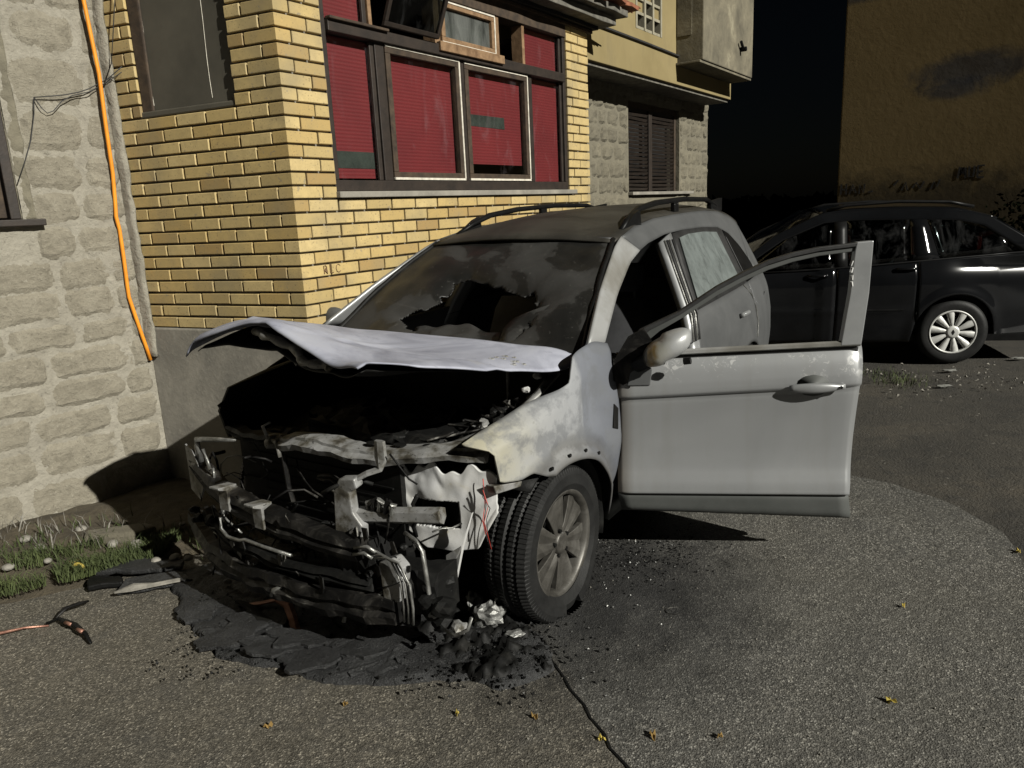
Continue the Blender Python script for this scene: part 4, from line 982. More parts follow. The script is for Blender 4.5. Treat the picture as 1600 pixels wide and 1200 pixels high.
# tub: floor, firewall, tailgate, engine bay
mm = MB(); mm.box((-1.75, 0, .26), (3.6, 1.62, .05)); mm.box((-.36, 0, .68), (.04, 1.50, .76)); mm.box((-.44, 0, .98), (.22, 1.50, .08)); mm.build('floor_pan', 'char', CAR)
def tg(u, v):
    z = lerp(.32, 1.56, v); x = -3.70 + .12 * max(0, (z - 1.1) / .46) ** 1.3; return Vector((x - .06 * (1 - (2 * u - 1) ** 2), (2 * u - 1) * (Ys(x, z) - .012), z))
MB().grid(tg, 12, 12).build('tailgate', 'dust_silver', CAR, smooth=True, solid=.02)
mm = MB(); mm.prism([(-.42, .98), (-.95, .95), (-1.0, .80), (-.95, .55), (-.5, .5)], lambda x, z, o: Vector((x, o, z)), -.70, .70); mm.jitter(.03, 7).build('dashboard', 'char', CAR, bevel=.02)
def seat(y):
    s = MB(); s.rings([[(-1.72 + a, y + b, c) for a, b, c in ((-.06, -.25, zz), (.07, -.25, zz), (.09, 0, zz), (.07, .25, zz), (-.06, .25, zz))] for zz in (.5, .7)], True, True); s.v = []; s.f = []
    rg = []
    for k in range(9):
        t = k / 8; z = lerp(.50, 1.14, t); xo = lerp(-1.45, -1.72, t); wd = lerp(.25, .21, t) * (1 if k < 8 else .85); th = lerp(.09, .055, t)
        rg.append([(xo + th * math.cos(a) * 1.0, y + wd * math.copysign(abs(math.sin(a)) ** .55, math.sin(a)), z) for a in [2 * math.pi * q / 16 for q in range(16)]])
    s.rings(rg, True, True); b = s.build('seat', 'seat_cloth', CAR, smooth=True)
    c = MB(); c.rings([[(x, y + .25 * math.copysign(abs(math.sin(a)) ** .5, math.sin(a)), .46 + .075 * math.cos(a)) for a in [2 * math.pi * q / 16 for q in range(16)]] for x in (-.93, -.98, -1.2, -1.45)], True, True); c.build('cushion', 'seat_cloth', b, smooth=True)
    h = MB(); h.rings([[(lerp(-1.73, -1.76, k / 4) + .05 * math.cos(a), y + .13 * (1 - .25 * (k / 2 - 1) ** 2) * math.copysign(abs(math.sin(a)) ** .6, math.sin(a)), 1.19 + .17 * k / 4) for a in [2 * math.pi * q / 14 for q in range(14)]] for k in range(5)], True, True); h.build('headrest', 'seat_cloth', b, smooth=True)
    p = MB(); p.tube([(-1.73, y + .06, 1.1), (-1.73, y + .06, 1.22)], .007, 6); p.tube([(-1.73, y - .06, 1.1), (-1.73, y - .06, 1.22)], .007, 6); p.build('headrest_post', 'bare_metal', b)
seat(.38); seat(-.38)
mm = MB(); mm.box((-2.55, 0, .5), (.5, 1.3, .2)); mm.box((-2.82, 0, .85), (.16, 1.3, .62), Euler((0, R(-14), 0)).to_matrix()); mm.build('rear_bench', 'seat_cloth', CAR, bevel=.05)
mm = MB(); mm.tube([(-1.02 - .09 * math.sin(a), .38 + .18 * math.cos(a), .93 + .16 * math.sin(a)) for a in [2 * math.pi * k / 24 for k in range(25)]], .013, 8); mm.build('steering_wheel', 'char', CAR, smooth=True)
# engine and charred clutter
for k, (c, s_) in enumerate((((.02, -.05, .52), (.5, .75, .42)), ((.12, -.12, .74), (.32, .5, .07)), ((-.2, .3, .6), (.22, .3, .3)), ((.2, .48, .58), (.30, .26, .24)), ((-.15, -.52, .58), (.4, .28, .3)))):
    m2 = MB(); nn = 7
    def bx(u, v, w0, c=c, s_=s_): return 0
    bm = bmesh.new(); bmesh.ops.create_cube(bm, size=1); bmesh.ops.subdivide_edges(bm, edges=bm.edges[:], cuts=7, use_grid_fill=True)
    for v in bm.verts:
        p = Vector((v.co.x * s_[0] + c[0], v.co.y * s_[1] + c[1], v.co.z * s_[2] + c[2])); v.co = p + .05 * noise.noise_vector(p * 7) + .025 * noise.noise_vector(p * 23)
    me = bpy.data.meshes.new('engine_part'); bm.to_mesh(me); bm.free(); link('engine_block' if k == 0 else 'engine_part', me, 'char', CAR, smooth=False)
def junk(name, c, r, mat, seed, flat=.7, n=2):
    bm = bmesh.new(); bmesh.ops.create_icosphere(bm, subdivisions=n, radius=1)
    for v in bm.verts:
        d = 1 + .45 * nz(v.co.x, v.co.y, v.co.z + seed, 1.6); v.co = Vector((v.co.x * r * d, v.co.y * r * d, v.co.z * r * d * flat)) + Vector(c)
    me = bpy.data.meshes.new(name); bm.to_mesh(me); bm.free(); return link(name, me, mat, CAR)
for k in range(26):
    t = k / 25; x = lerp(.36, -.28, t) + rnd.uniform(-.05, .05); y = lerp(.45, .60, t) + rnd.uniform(-.10, .10); junk('melted_lump', (x, y, lerp(.74, .86, t) + rnd.uniform(-.03, .03)), rnd.uniform(.02, .05), 'char' if k % 6 else 'ash_metal', k * 3.1)
for k in range(8):
    t = k / 7; p0 = Vector((lerp(.34, -.25, t), lerp(.48, .62, t), .78 + .08 * t)); mm = MB()
    mm.tube([p0 + Vector((.05 * math.sin(q * 1.3 + k), .05 * math.cos(q * 1.7 + 2 * k), .015 * q)) for q in range(5)], .006, 6); mm.build('burnt_hose', 'char_beam', CAR, smooth=True)
mm = MB(); mm.tube([(.33, .55, .80), (.12, .66, .84), (-.10, .70, .93), (-.22, .72, 1.0)], [.03, .022, .022, .03], 6, flat=.5); mm.build('wing_rail', 'ash_metal', CAR, smooth=True)
for x, y, z in ((-.16, .66, .99), (-.08, .645, .945)): junk('clip', (x, y, z), .022, 'ash_white', x * 9)
# right wing remains seen against the plinth
mm = MB(); mm.prism([(.50, .84), (.43, .94), (.15, .98), (-.30, 1.02), (-.36, .70), (.2, .66), (.45, .7)], lambda x, z, o: Vector((x, -.80 + o + .10 * max(0, x), z)), -.008, .008); mm.jitter(.012, 9).build('inner_wing', 'char', CAR)
# ------------------------------------------------------------------ front end: radiator support, beams, brackets, pipes
def cx(y, x0=.82, k=.15): return x0 - k * (abs(y) / .75) ** 2 * .9
def beam(name, ypts, h, d, mat, xoff=0, jit=.012, n=30, seed=0, x0=.82):
    # ypts: list of (y, z); rectangular section swept along the curved bumper line
    ys = [p[0] for p in ypts]; zs_ = [p[1] for p in ypts]; rg = []
    for k in range(n + 1):
        y = lerp(ys[0], ys[-1], k / n); z = smoothpoly(ys, zs_, y); x = cx(y, x0) + xoff
        prof = [(-d, -h / 2), (0, -h / 2), (.012, -h * .18), (-.006, 0), (.012, h * .18), (0, h / 2), (-d, h / 2)]
        rg.append([(x + a, y, z + b) for a, b in prof])
    return MB().rings(rg, True, True).jitter(jit, 9, seed).build(name, mat, CAR, smooth=False)
mm = MB(); rg = []
for k in range(31):
    t = k / 30; y = lerp(-.16, .77, t); x = smoothpoly([-.16, .1, .35, .6, .77], [.60, .585, .55, .47, .38], y); z = .805 + .012 * math.sin(t * 9) + .01 * t
    rg.append([(x + a, y, z + b) for a, b in ((.045, -.035), (.055, -.01), (.03, .004), (.028, .016), (0, .022), (-.055, .018), (-.06, -.005), (.02, -.012), (.03, -.035))])
mm.rings(rg, True, True).jitter(.010, 14).build('radiator_support', 'ash_metal', CAR)
beam('radiator_support', [(-.75, .74), (-.45, .755), (-.16, .79)], .05, .06, 'char', -.22, .014, 16, 3)
# oval holes in the support
for y in (.30, .42, .54, .64):
    x = smoothpoly([-.16, .1, .35, .6, .77], [.60, .585, .55, .47, .38], y); mm = MB(); mm.rings([[(x - .018 + .022 * math.cos(a), y + .03 * math.sin(a), .833 + dz) for a in [2 * math.pi * q / 10 for q in range(10)]] for dz in (0, .004)], True, True); mm.build('pressed_recess', 'char', CAR)
mm = MB(); mm.box((.50, -.08, .52), (.05, 1.0, .44)); mm.jitter(.01, 7).build('radiator', 'char', CAR)
for k in range(9):
    q = MB(); q.box((.53, -.08 + .05 * math.sin(k * 2.2), .33 + k * .045), (.010, .80 + .1 * math.sin(k * 3), .006)); q.jitter(.012, 8, k).build('radiator_fin', 'char', CAR)
beam('bumper_beam', [(-.74, .64), (-.6, .59), (-.35, .555), (.04, .52), (.40, .485)], .085, .07, 'char_beam', 0, .010, 30, 1)
beam('lower_beam', [(-.84, .31), (-.68, .265), (-.38, .25), (.0, .25), (.35, .25), (.55, .26)], .11, .10, 'char_beam', .02, .018, 34, 2)
beam('valance', [(-.66, .40), (-.4, .36), (0, .345), (.45, .35)], .05, .05, 'char', .0, .02, 26, 4)
# bent end plate and rod at the right-hand end of the beam
mm = MB(); mm.prism([(-.76, .50), (-.66, .48), (-.62, .55), (-.64, .66), (-.69, .72), (-.75, .73)], lambda y, z, o: Vector((.69 + o + .20 * (y + .76), y, z)), -.006, .006); mm.jitter(.014, 14).build('end_plate', 'ash_metal', CAR)
mm = MB(); mm.tube([(.69, -.66, .66), (.70, -.655, .74), (.705, -.64, .77), (.705, -.58, .78), (.70, -.48, .79), (.695, -.37, .80)], [.016, .014, .014, .013, .010, .005], 7); mm.jitter(.006, 18).build('bent_rod', 'bare_metal', CAR, smooth=True)
mm = MB(); mm.tube([(.72, -.58, .74), (.72, -.56, .68), (.73, -.535, .65), (.73, -.515, .66), (.73, -.51, .61)], .008, 6); mm.build('bent_rod', 'bare_metal', CAR, smooth=True)
for y, z in ((-.335, .60), (-.085, .575)):
    x = cx(y) + .012; mm = MB(); mm.prism([(x, z - .075), (x + .012, z - .075), (x + .014, z + .02), (x + .05, z + .035), (x + .05, z + .045), (x - .04, z + .035), (x - .04, z + .022), (x, z + .01)], lambda a, c, o: Vector((a, y + o, c)), -.03, .03); mm.jitter(.004, 20).build('grille_bracket', 'ash_metal', CAR, bevel=.003)
# tall pale bracket left of centre
mm = MB(); sec = [(.27, .50), (.275, .60), (.285, .70), (.31, .755), (.39, .765), (.395, .73), (.36, .71), (.365, .62), (.40, .57), (.395, .49)]
mm.prism(sec, lambda y, z, o: Vector((.735 + o - .1 * (y - .27), y, z)), -.02, .025); mm.jitter(.008, 15).build('lock_bracket', 'ash_metal', CAR, bevel=.006)
mm = MB(); mm.tube([(.72, .37, .75), (.70, .42, .775), (.67, .455, .79), (.665, .46, .83), (.66, .455, .90)], [.022, .024, .026, .028, .026], 6, flat=.5); mm.jitter(.006, 15).build('lock_bracket', 'ash_metal', CAR)
mm = MB(); mm.tube([(.70, .36, .60), (.66, .52, .612), (.62, .70, .63)], [.035, .036, .034], 6); mm.jitter(.006, 15).build('crash_box', 'ash_metal', CAR)
for k in range(5):
    q = MB(); q.tube([(.70, .40 + .03 * k, .63), (.71, .41 + .032 * k, .66 + .012 * (k % 3)), (.70, .43 + .03 * k, .665 + .015 * (k % 2))], .010, 6); q.jitter(.006, 20, k).build('bent_tab', 'char_beam' if k % 2 else 'bare_metal', CAR)
# white scorched headlight panel with a square hole
def panel(u, v):
    y = lerp(.31, .80, u); zt = .745 + .02 * math.sin(u * 17) + .012 * math.sin(u * 41); zb = poly([.31, .42, .50, .62, .72, .80], [.62, .46, .40, .40, .42, .58], y); return Vector((.50 - .10 * u * u + .012 * nz(u, v, 1, 5), y, lerp(zb, zt, v)))
def phole(u, v):
    p = panel(u, v); return .445 < p.y < .645 and .495 < p.z < .612
MB().grid(panel, 90, 72, phole).build('headlight_panel', 'ash_white', CAR, smooth=True, solid=.012)
mm = MB(); mm.prism([(.70, .46), (.75, .60), (.70, .45), (.64, .27), (.60, .28), (.62, .40)], lambda y, z, o: Vector((.50 + o, y, z)), -.01, .01); mm.jitter(.015, 12).build('lamp_bracket', 'ash_white', CAR)
# black corner block with ridges, pale box and pipes
mm = MB(); rg = []
for k in range(15):
    y = lerp(.20, .68, k / 14); rg.append([(.74 - .3 * max(0, y - .3) ** 1.2 + .012 * (k % 2) + a, y, z) for a, z in ((0, .22), (.015, .30), (.02, .36 if y > .43 else .42), (0, .40 if y > .43 else .505), (-.12, .40 if y > .43 else .50), (-.12, .22))])
mm.rings(rg, True, True).jitter(.014, 9).build('corner_block', 'char', CAR)
mm = MB(); mm.prism([(.50, .29), (.57, .30), (.59, .44), (.545, .475), (.49, .45)], lambda y, z, o: Vector((.745 + o - .1 * (y - .5), y, z)), -.05, .015); mm.jitter(.008, 14).build('pale_box', 'ash_metal', CAR, bevel=.006)
for k in range(3):
    o_ = k * .022; q = MB(); q.tube([(.77, .42 + o_, .485 - o_ * .4), (.775, .50 + o_, .505 - o_ * .3), (.77, .565 + o_ * .8, .48), (.765, .60 + o_, .40), (.76, .60 + o_, .30), (.755, .59 + o_, .23)], .0055, 7); q.build('pipe', 'bare_metal', CAR, smooth=True)
q = MB(); q.tube([(.69, .57, .56), (.70, .63, .545), (.70, .66, .51), (.695, .665, .40), (.69, .67, .30), (.69, .70, .24)], .009, 7); q.build('pipe', 'bare_metal', CAR, smooth=True)
q = MB(); q.tube([(.70, .74, .21), (.70, .79, .20), (.69, .84, .235), (.685, .855, .285)], .007, 6); q.build('pipe', 'bare_metal', CAR, smooth=True)
for y0, y1, z in ((.40, .50, .505), (.39, .48, .475)): q = MB(); q.tube([(.79, y0, z), (.79, y1 - .03, z + .02), (.78, y1, z)], .007, 6); q.build('pipe', 'bare_metal', CAR, smooth=True)
q = MB(); q.tube([(cx(-.33) + .05, -.335, .505), (cx(-.33) + .055, -.335, .455), (cx(-.3) + .055, -.29, .43), (cx(-.2) + .05, -.20, .435), (cx(-.15) + .05, -.155, .45), (cx(-.05) + .04, -.05, .44), (cx(.1) + .03, .10, .43)], .0075, 6); q.build('loop_rod', 'bare_metal', CAR, smooth=True)
for k in range(4):
    q = MB(); q.tube([(.44 + .01 * k, .765 + .005 * k, .72 - .02 * k), (.45, .775 + .008 * k, .62), (.455 - .006 * k, .765, .55), (.46, .78 + .006 * k, .50 - .03 * k)], .0018, 5); q.jitter(.012, 14, k).build('loose_wire', 'red_wire' if k % 2 == 0 else 'black_wire', CAR, smooth=True)
for k in range(22): junk('melted_lump', (.66 + rnd.uniform(-.1, .06), rnd.uniform(.46, .74), .22 + rnd.uniform(-.06, .12)), rnd.uniform(.02, .05), 'char' if k % 5 else 'ash_metal', 40 + k)
for k in range(10): junk('melted_lump', (.40 + rnd.uniform(-.1, .1), rnd.uniform(-.62, -.22), .70 + rnd.uniform(-.08, .05)), rnd.uniform(.03, .07), 'char', 80 + k)
junk('seized_latch', (.60, -.23, .79), .045, 'ash_metal', 3); q = MB(); q.tube([(.62, -.24, .78), (.63, -.26, .86), (.62, -.22, .88)], .008, 6); q.tube([(.62, -.22, .80), (.64, -.17, .80), (.645, -.15, .74)], .009, 6); q.build('seized_latch', 'ash_metal', CAR, smooth=True)
q = MB(); q.tube([(.62, -.16, .74), (.62, -.15, .60), (.62, -.13, .52)], .012, 5); q.build('radiator_stay', 'char_beam', CAR)

# tangle of burnt looms, hoses and torn tabs across the nose
for k in range(46):
    y0 = rnd.uniform(-.66, .66); z0 = rnd.uniform(.30, .74); x0 = rnd.uniform(.55, .70) + .10 * (z0 < .45); q = MB(); p = Vector((x0, y0, z0)); pts = [p]
    d = Vector((rnd.uniform(-.3, .4), rnd.uniform(-1, 1), rnd.uniform(-.9, .5))).normalized()
    for j in range(rnd.randint(3, 6)):
        d = (d + .7 * Vector((rnd.uniform(-.4, .4), rnd.uniform(-1, 1), rnd.uniform(-1, .6)))).normalized(); p = p + d * rnd.uniform(.03, .07); p.x = min(p.x, cx(p.y) + .03); pts.append(p.copy())
    q.tube(pts, rnd.choice((.0028, .004, .006, .009)), 5); q.build('burnt_wire', rnd.choice(('char', 'char', 'char_beam', 'char_beam', 'bare_metal')), CAR, smooth=True)
for k in range(30):
    y0 = rnd.uniform(-.68, .66); z0 = rnd.choice((rnd.uniform(.48, .60), rnd.uniform(.22, .34), rnd.uniform(.36, .46))); x0 = cx(y0) + rnd.uniform(-.03, .02); q = MB(); s_ = rnd.uniform(.012, .035)
    q.prism([(0, 0), (s_, s_ * .2), (s_ * 1.3, -s_), (s_ * .5, -s_ * 1.7), (-s_ * .3, -s_ * .8)], lambda a, b, o: Vector((x0 + o + .4 * a, y0 + a, z0 + b)), 0, .005); q.jitter(.012, 30, k).build('torn_tab', rnd.choice(('char', 'char_beam', 'char_beam', 'ash_metal')), CAR)
for k in range(30): junk('melted_lump', (.70 + rnd.uniform(-.12, .08), rnd.uniform(-.70, .60), rnd.choice((.23, .31, .40, .46)) + rnd.uniform(-.03, .03)), rnd.uniform(.012, .035), 'char' if k % 4 else 'char_beam', 140 + k)
# ------------------------------------------------------------------ wheels
RIM_R = .228
def wheel(x, y, z0, sd, flat, tyre_mat='tyre', rad=.345, dirty='alloy'):
    hz = rad - flat; w2 = .108
    prof = [(-w2 * .86, RIM_R), (-w2, RIM_R + .035), (-w2, rad - .04), (-w2 * .9, rad - .012), (-w2 * .55, rad), (-w2 * .45, rad - .016), (-w2 * .35, rad), (-w2 * .06, rad + .002), (w2 * .06, rad - .016), (w2 * .18, rad + .002), (w2 * .40, rad), (w2 * .50, rad - .016), (w2 * .6, rad), (w2 * .9, rad - .012), (w2, rad - .04), (w2 * 1.02, RIM_R + .035), (w2 * .86, RIM_R)]
    N = 420; rg = []
    for k in range(N):
        a = 2 * math.pi * (k // 2 * 2 + (k % 2) * 1.35) / N; r_ = []
        for i, (py, pr) in enumerate(prof):
            rr = pr
            if (k // 2) % 2 == 0 and i in (3, 4, 6, 9, 10, 12, 13): rr -= .0045
            X, Z = rr * math.cos(a), rr * math.sin(a); Yy = py
            if Z < -hz + .002:
                sq = (-hz - Z); Z = -hz + .002; Yy *= 1 + .9 * sq / .05; X *= 1 + .25 * sq
            elif Z < -hz * .55: Yy *= 1 + .25 * min(1, (-hz * .55 - Z) / (hz * .45)) * (flat / .05)
            r_.append((X, sd * Yy, Z))
        rg.append(r_)
    rg.append(rg[0]); t = MB().rings(rg, False); wo = t.build('wheel', tyre_mat, CAR, smooth=False, loc=(x, y, z0 + hz))
    # rim: barrel, six broad spokes, hub
    b = MB(); N2 = 48
    b.rings([[(r_ * math.cos(2 * math.pi * k / N2), sd * yy, r_ * math.sin(2 * math.pi * k / N2)) for k in range(N2)] for yy, r_ in ((-.09, RIM_R - .015), (.06, RIM_R - .02), (.088, RIM_R - .012), (.098, RIM_R + .006), (.092, RIM_R + .012), (.08, RIM_R + .002))], True).build('rim', dirty, wo, smooth=True)
    d = MB(); d.rings([[(r_ * math.cos(2 * math.pi * k / 32), sd * yy, r_ * math.sin(2 * math.pi * k / 32)) for k in range(32)] for yy, r_ in ((-.03, .0), (-.03, RIM_R - .02))], True); d.build('brake', 'char', wo)
    for k in range(6):
        a = 2 * math.pi * k / 6 + .35; ca, sa = math.cos(a), math.sin(a); s_ = MB()
        def sp(r_, tt, yy): return (r_ * ca - tt * sa, sd * yy, r_ * sa + tt * ca)
        rg = []
        for r_, wd, yy in ((.035, .030, .078), (.08, .040, .080), (.14, .060, .078), (.20, .082, .074), (RIM_R - .008, .094, .070)):
            rg.append([sp(r_, -wd, yy - .03), sp(r_, -wd, yy - .004), sp(r_, -wd * .55, yy), sp(r_, 0, yy - .010), sp(r_, wd * .55, yy), sp(r_, wd, yy - .004), sp(r_, wd, yy - .03)])
        s_.rings(rg, True, True); s_.build('spoke', dirty, wo, bevel=.003)
    h = MB(); h.rings([[(r_ * math.cos(2 * math.pi * k / 20), sd * yy, r_ * math.sin(2 * math.pi * k / 20)) for k in range(20)] for yy, r_ in ((.05, .052), (.082, .050), (.088, .036), (.084, .030), (.084, .001))], True); h.build('hub_cap', dirty, wo, smooth=True)
    for k in range(5):
        a = 2 * math.pi * k / 5 + .2; nb = MB(); p = Vector((.056 * math.cos(a), sd * .07, .056 * math.sin(a))); nb.tube([p, p + Vector((0, sd * .014, 0))], .010, 6); nb.build('wheel_nut', 'char', wo)
wheel(.03, .785, .006, 1, .045); wheel(.03, -.785, .006, -1, .02, dirty='char'); wheel(-2.68, .785, .056, 1, .005); wheel(-2.68, -.785, .002, -1, .005)

# ------------------------------------------------------------------ open front door (door x: hinge to lock, -y outwards)
HG = (-.47, .90)
WZ = [.255, .375, .383, .40, .43, .46, .50, .55, .60, .72, .82, .855, .863, .872, .90, .93, .99, 1.03, 1.06, 1.085]; WW = [.018, .034, .050, .050, .045, .036, .024, .015, .010, .005, .007, .009, .024, .026, .025, .022, .010, -.004, -.02, -.045]
def du(z): return poly([.25, .38, .65, .9, 1.09], [1.046, 1.042, 1.056, 1.075, 1.083], z)
def dbelt(u): return 1.042 + .03 * u
def dskin(u, v):
    zb = .383; uu = u; z0 = lerp(zb, 1.0, v)
    zc = .848 + .05 * uu                              # crease climbs to the rear
    z = lerp(zb, zc, v / .62) if v < .62 else lerp(zc, dbelt(uu), (v - .62) / .38)
    zref = lerp(zb, .865, v / .62) if v < .62 else lerp(.865, 1.085, (v - .62) / .38)
    x = uu * du(z) + .004; wd = poly(WZ, WW, zref) if .84 < zref < .88 else smoothpoly(WZ, WW, zref); wd -= .02 * max(0, (.06 - x) / .06) ** 2 + .012 * max(0, (x - 1.02) / .06) ** 2
    return Vector((x, -wd, z))
DO = MB().grid(dskin, 40, 110).build('front_door', 'silver', CAR, smooth=True, solid=.006, loc=(HG[0], HG[1], 0), rot=(0, 0, R(115)), off=1)
DO['label'] = 'silver front door standing wide open'
mm = MB(); mm.grid(lambda u, v: Vector((u * 1.045 + .02 * (1 - v), -poly([0, .15, .85, 1], [.010, .03, .036, .028], v), lerp(.262 + .03 * (1 - u), .380, v))), 20, 8); mm.build('door_cladding', 'cladding', DO, smooth=True, solid=.02)
mm = MB(); mm.prism([(.012, .30), (1.035, .29), (1.06, .75), (1.07, 1.07), (.02, 1.03)], lambda x, z, o: Vector((x, o, z)), .008, .055); mm.build('door_inner', 'rubber_trim', DO, bevel=.01)
mm = MB(); mm.tube([(.12, -.0, 1.047), (.5, -.0, 1.060), (1.07, -.0, 1.078)], .014, 6); mm.build('belt_seal', 'soot_silver', DO)
FO = [(.06, 1.10), (.112, 1.161), (.283, 1.239), (.451, 1.349), (.56, 1.406), (.666, 1.454), (.77, 1.484), (.878, 1.503), (1.03, 1.516)]
FI = [(.10, 1.07), (.20, 1.152), (.31, 1.215), (.451, 1.306), (.56, 1.364), (.668, 1.412), (.77, 1.443), (.88, 1.465), (1.023, 1.479)]
def fr(o0, o1, a, b):
    m_ = MB(); m_.rings([[Vector((lerp(p[0], q[0], a), o0, lerp(p[1], q[1], a))), Vector((lerp(p[0], q[0], b), o0, lerp(p[1], q[1], b))), Vector((lerp(p[0], q[0], b), o1, lerp(p[1], q[1], b))), Vector((lerp(p[0], q[0], a), o1, lerp(p[1], q[1], a)))] for p, q in zip(FO, FI)], True, True); return m_
fr(-.012, .03, 0, .45).build('window_frame', 'rubber_trim', DO, bevel=.003); fr(-.004, .035, .46, 1).build('window_frame', 'cladding', DO, bevel=.003)
mm = MB(); mm.prism([(.985, 1.07), (1.072, 1.072), (1.091, 1.30), (1.096, 1.522), (1.028, 1.518), (1.022, 1.48), (1.012, 1.30)], lambda x, z, o: Vector((x, o, z)), -.014, .03); mm.build('window_post', 'silver_plain', DO, bevel=.004)
for k in range(4):
    q = MB(); q.tube([(1.018 - .004 * k, -.016, 1.33 + .03 * k), (1.014, -.018, 1.35 + .03 * k)], .006, 5); q.jitter(.006, 30, k).build('glass_crumb', 'ash_white', DO)
# handle with recess
mm = MB(); rg = []
for k in range(13):
    a = 2 * math.pi * k / 12
    rg.append(a)
mm.rings([[(.872 + .072 * s * math.cos(a), -.0335 - dz, .895 + .050 * s * math.sin(a)) for a in rg[:-1]] for s, dz in ((1.0, .0), (.9, -.006), (.5, -.010), (.05, -.010))], True, True).build('handle_recess', 'cladding', DO, smooth=True)
mm = MB(); rg = []
for k in range(15):
    t = k / 14; x = lerp(.768, 1.004, t); hgt = .012 + .012 * math.sin(math.pi * min(1, t * 1.15)) ** .6; outw = .045 + .016 * math.sin(math.pi * t); zc = .886 + .006 * t
    rg.append([(x, -outw - .012 * math.cos(a), zc + hgt * math.sin(a)) for a in [2 * math.pi * q / 10 for q in range(10)]])
hd = mm.rings(rg, True, True).build('handle', 'silver_plain', DO, smooth=True)
mm = MB(); mm.tube([(.982, -.066, .893), (.982, -.070, .893)], .007, 10); mm.build('lock', 'char', hd)
# front corner patch under the mirror
mm = MB(); mm.prism([(.05, .905), (.155, .905), (.165, .985), (.10, 1.0), (.065, .965)], lambda x, z, o: Vector((x, o, z)), -.036, -.02); mm.build('mirror_base', 'dust_silver', DO, bevel=.004)
mm = MB(); mm.prism([(-.01, .93), (.06, .90), (.10, 1.02), (.17, 1.10), (.13, 1.17), (.05, 1.12), (.0, 1.02)], lambda x, z, o: Vector((x, o, z)), -.035, .01); mm.jitter(.018, 14).build('mirror_base', 'char_beam', DO)
bm = bmesh.new(); bmesh.ops.create_uvsphere(bm, u_segments=28, v_segments=18, radius=1)
for v in bm.verts:
    c = v.co; x = math.copysign(abs(c.x) ** .8, c.x) * .105; z = math.copysign(abs(c.z) ** .8, c.z) * .062; y = math.copysign(abs(c.y) ** .8, c.y) * (.10 if c.y < 0 else .045)
    x2 = x; z2 = z + x * .38; 
    if x < -.02: z2 -= .012; 
    v.co = Vector((.225 + x2, -.115 + y, 1.105 + z2))
me = bpy.data.meshes.new('mirror'); bm.to_mesh(me); bm.free()
def mk_mirror():
    k = NT('scorched_mirror'); x = k.sep('Object', 0); f = k.noise(16, 5, .65, 1.2); xx = k.math('ADD', x, k.math('MULTIPLY', f, .09))
    k.color(k.ramp(xx, [(.172, (.02, .018, .012)), (.20, (.20, .14, .055)), (.235, (.30, .295, .26)), (.30, (.32, .325, .325))])); k.set(Roughness=.4, Metallic=.3); k.bump(f, .2, .006); M['scorched_mirror'] = k.m
mk_mirror()
mi = link('door_mirror', me, 'scorched_mirror', DO, smooth=True)
mm = MB(); mm.tube([(.10, -.02, 1.0), (.15, -.07, 1.03), (.20, -.11, 1.05)], [.04, .035, .03], 8); mm.jitter(.012, 16).build('mirror_arm', 'char', DO)
mm = MB(); mm.tube([(.30, -.10, 1.03), (.33, -.11, 1.035)], .016, 8); mm.build('mirror_bracket', 'char', DO)
# right-hand door mirror showing past the pillar
bm = bmesh.new(); bmesh.ops.create_uvsphere(bm, u_segments=20, v_segments=14, radius=1)
for v in bm.verts: c = v.co; v.co = Vector((c.x * .055 - .52, c.y * .11 - .98, c.z * .075 + 1.13))
me = bpy.data.meshes.new('door_mirror'); bm.to_mesh(me); bm.free(); link('door_mirror', me, 'dust_silver', CAR, smooth=True)
mm = MB(); mm.tube([(-.52, -.90, 1.08), (-.52, -.84, 1.06)], .03, 8); mm.build('mirror_arm', 'rubber_trim', CAR)

# ------------------------------------------------------------------ black estate car behind
th = R(13); WF = Vector((-math.cos(th), math.sin(th), 0)); WNn = Vector((-math.sin(th), -math.cos(th), 0)); worg = Vector((4.139, 6.8, 0)) - WNn * .75
WG = empty('black_wagon', (worg.x, worg.y, .118), math.atan2(WF.y, WF.x), 'black estate car with silver wheel cover parked behind the open door', 'car')
def Yw(x, z):
    y = smoothpoly([.18, .3, .55, .74, .80, .86, .91, .97, 1.40, 1.5], [.74, .77, .80, .808, .803, .788, .768, .745, .60, .5], z)
    y -= .34 * (math.sqrt((.10 - x) ** 2 + .0225) + (.10 - x) - .15) / 2 * poly([.5, .9, 1.08], [.8, 1, .30], z) if x < 1.2 else 0
    if x > 2.0: y -= .25 * ((x - 2.0) / 1.2) ** 2
    return y
def W3(x, z, sd=1, o=0): return Vector((x, sd * (Yw(x, z) + o), z))
def wbelt(x): return poly([-.75, -.51, .203, .829, 1.583, 2.1], [1.02, 1.01, .975, .935, .90, .89], x)
def wflank(x0, x1, sd, nu, name, par=WG):
    def f(u, v):
        x = lerp(x0, x1, u); zb = max(arch(x, 0, .36, .30, .22), arch(x, 2.72, .36, .30, .22)); z = lerp(zb, wbelt(x), v)
        fl = .018 * math.exp(-((math.hypot(x, z - .30) - .37) / .05) ** 2); ln = .008 * math.exp(-((z - .52) / .02) ** 2) if .4 < x < 2.2 else 0
        return W3(x, z, sd, fl + ln)
    return MB().grid(f, nu, 26).build(name, 'blackpaint', par, smooth=True, solid=.01, off=-1 if sd > 0 else 1)
for sd in (1, -1):
    wflank(.338, -.80, sd, 46, 'rear_quarter'); wflank(1.045, .346, sd, 24, 'rear_door'); wflank(2.05, 1.053, sd, 24, 'front_door'); wflank(3.45, 2.058, sd, 30, 'front_fender')
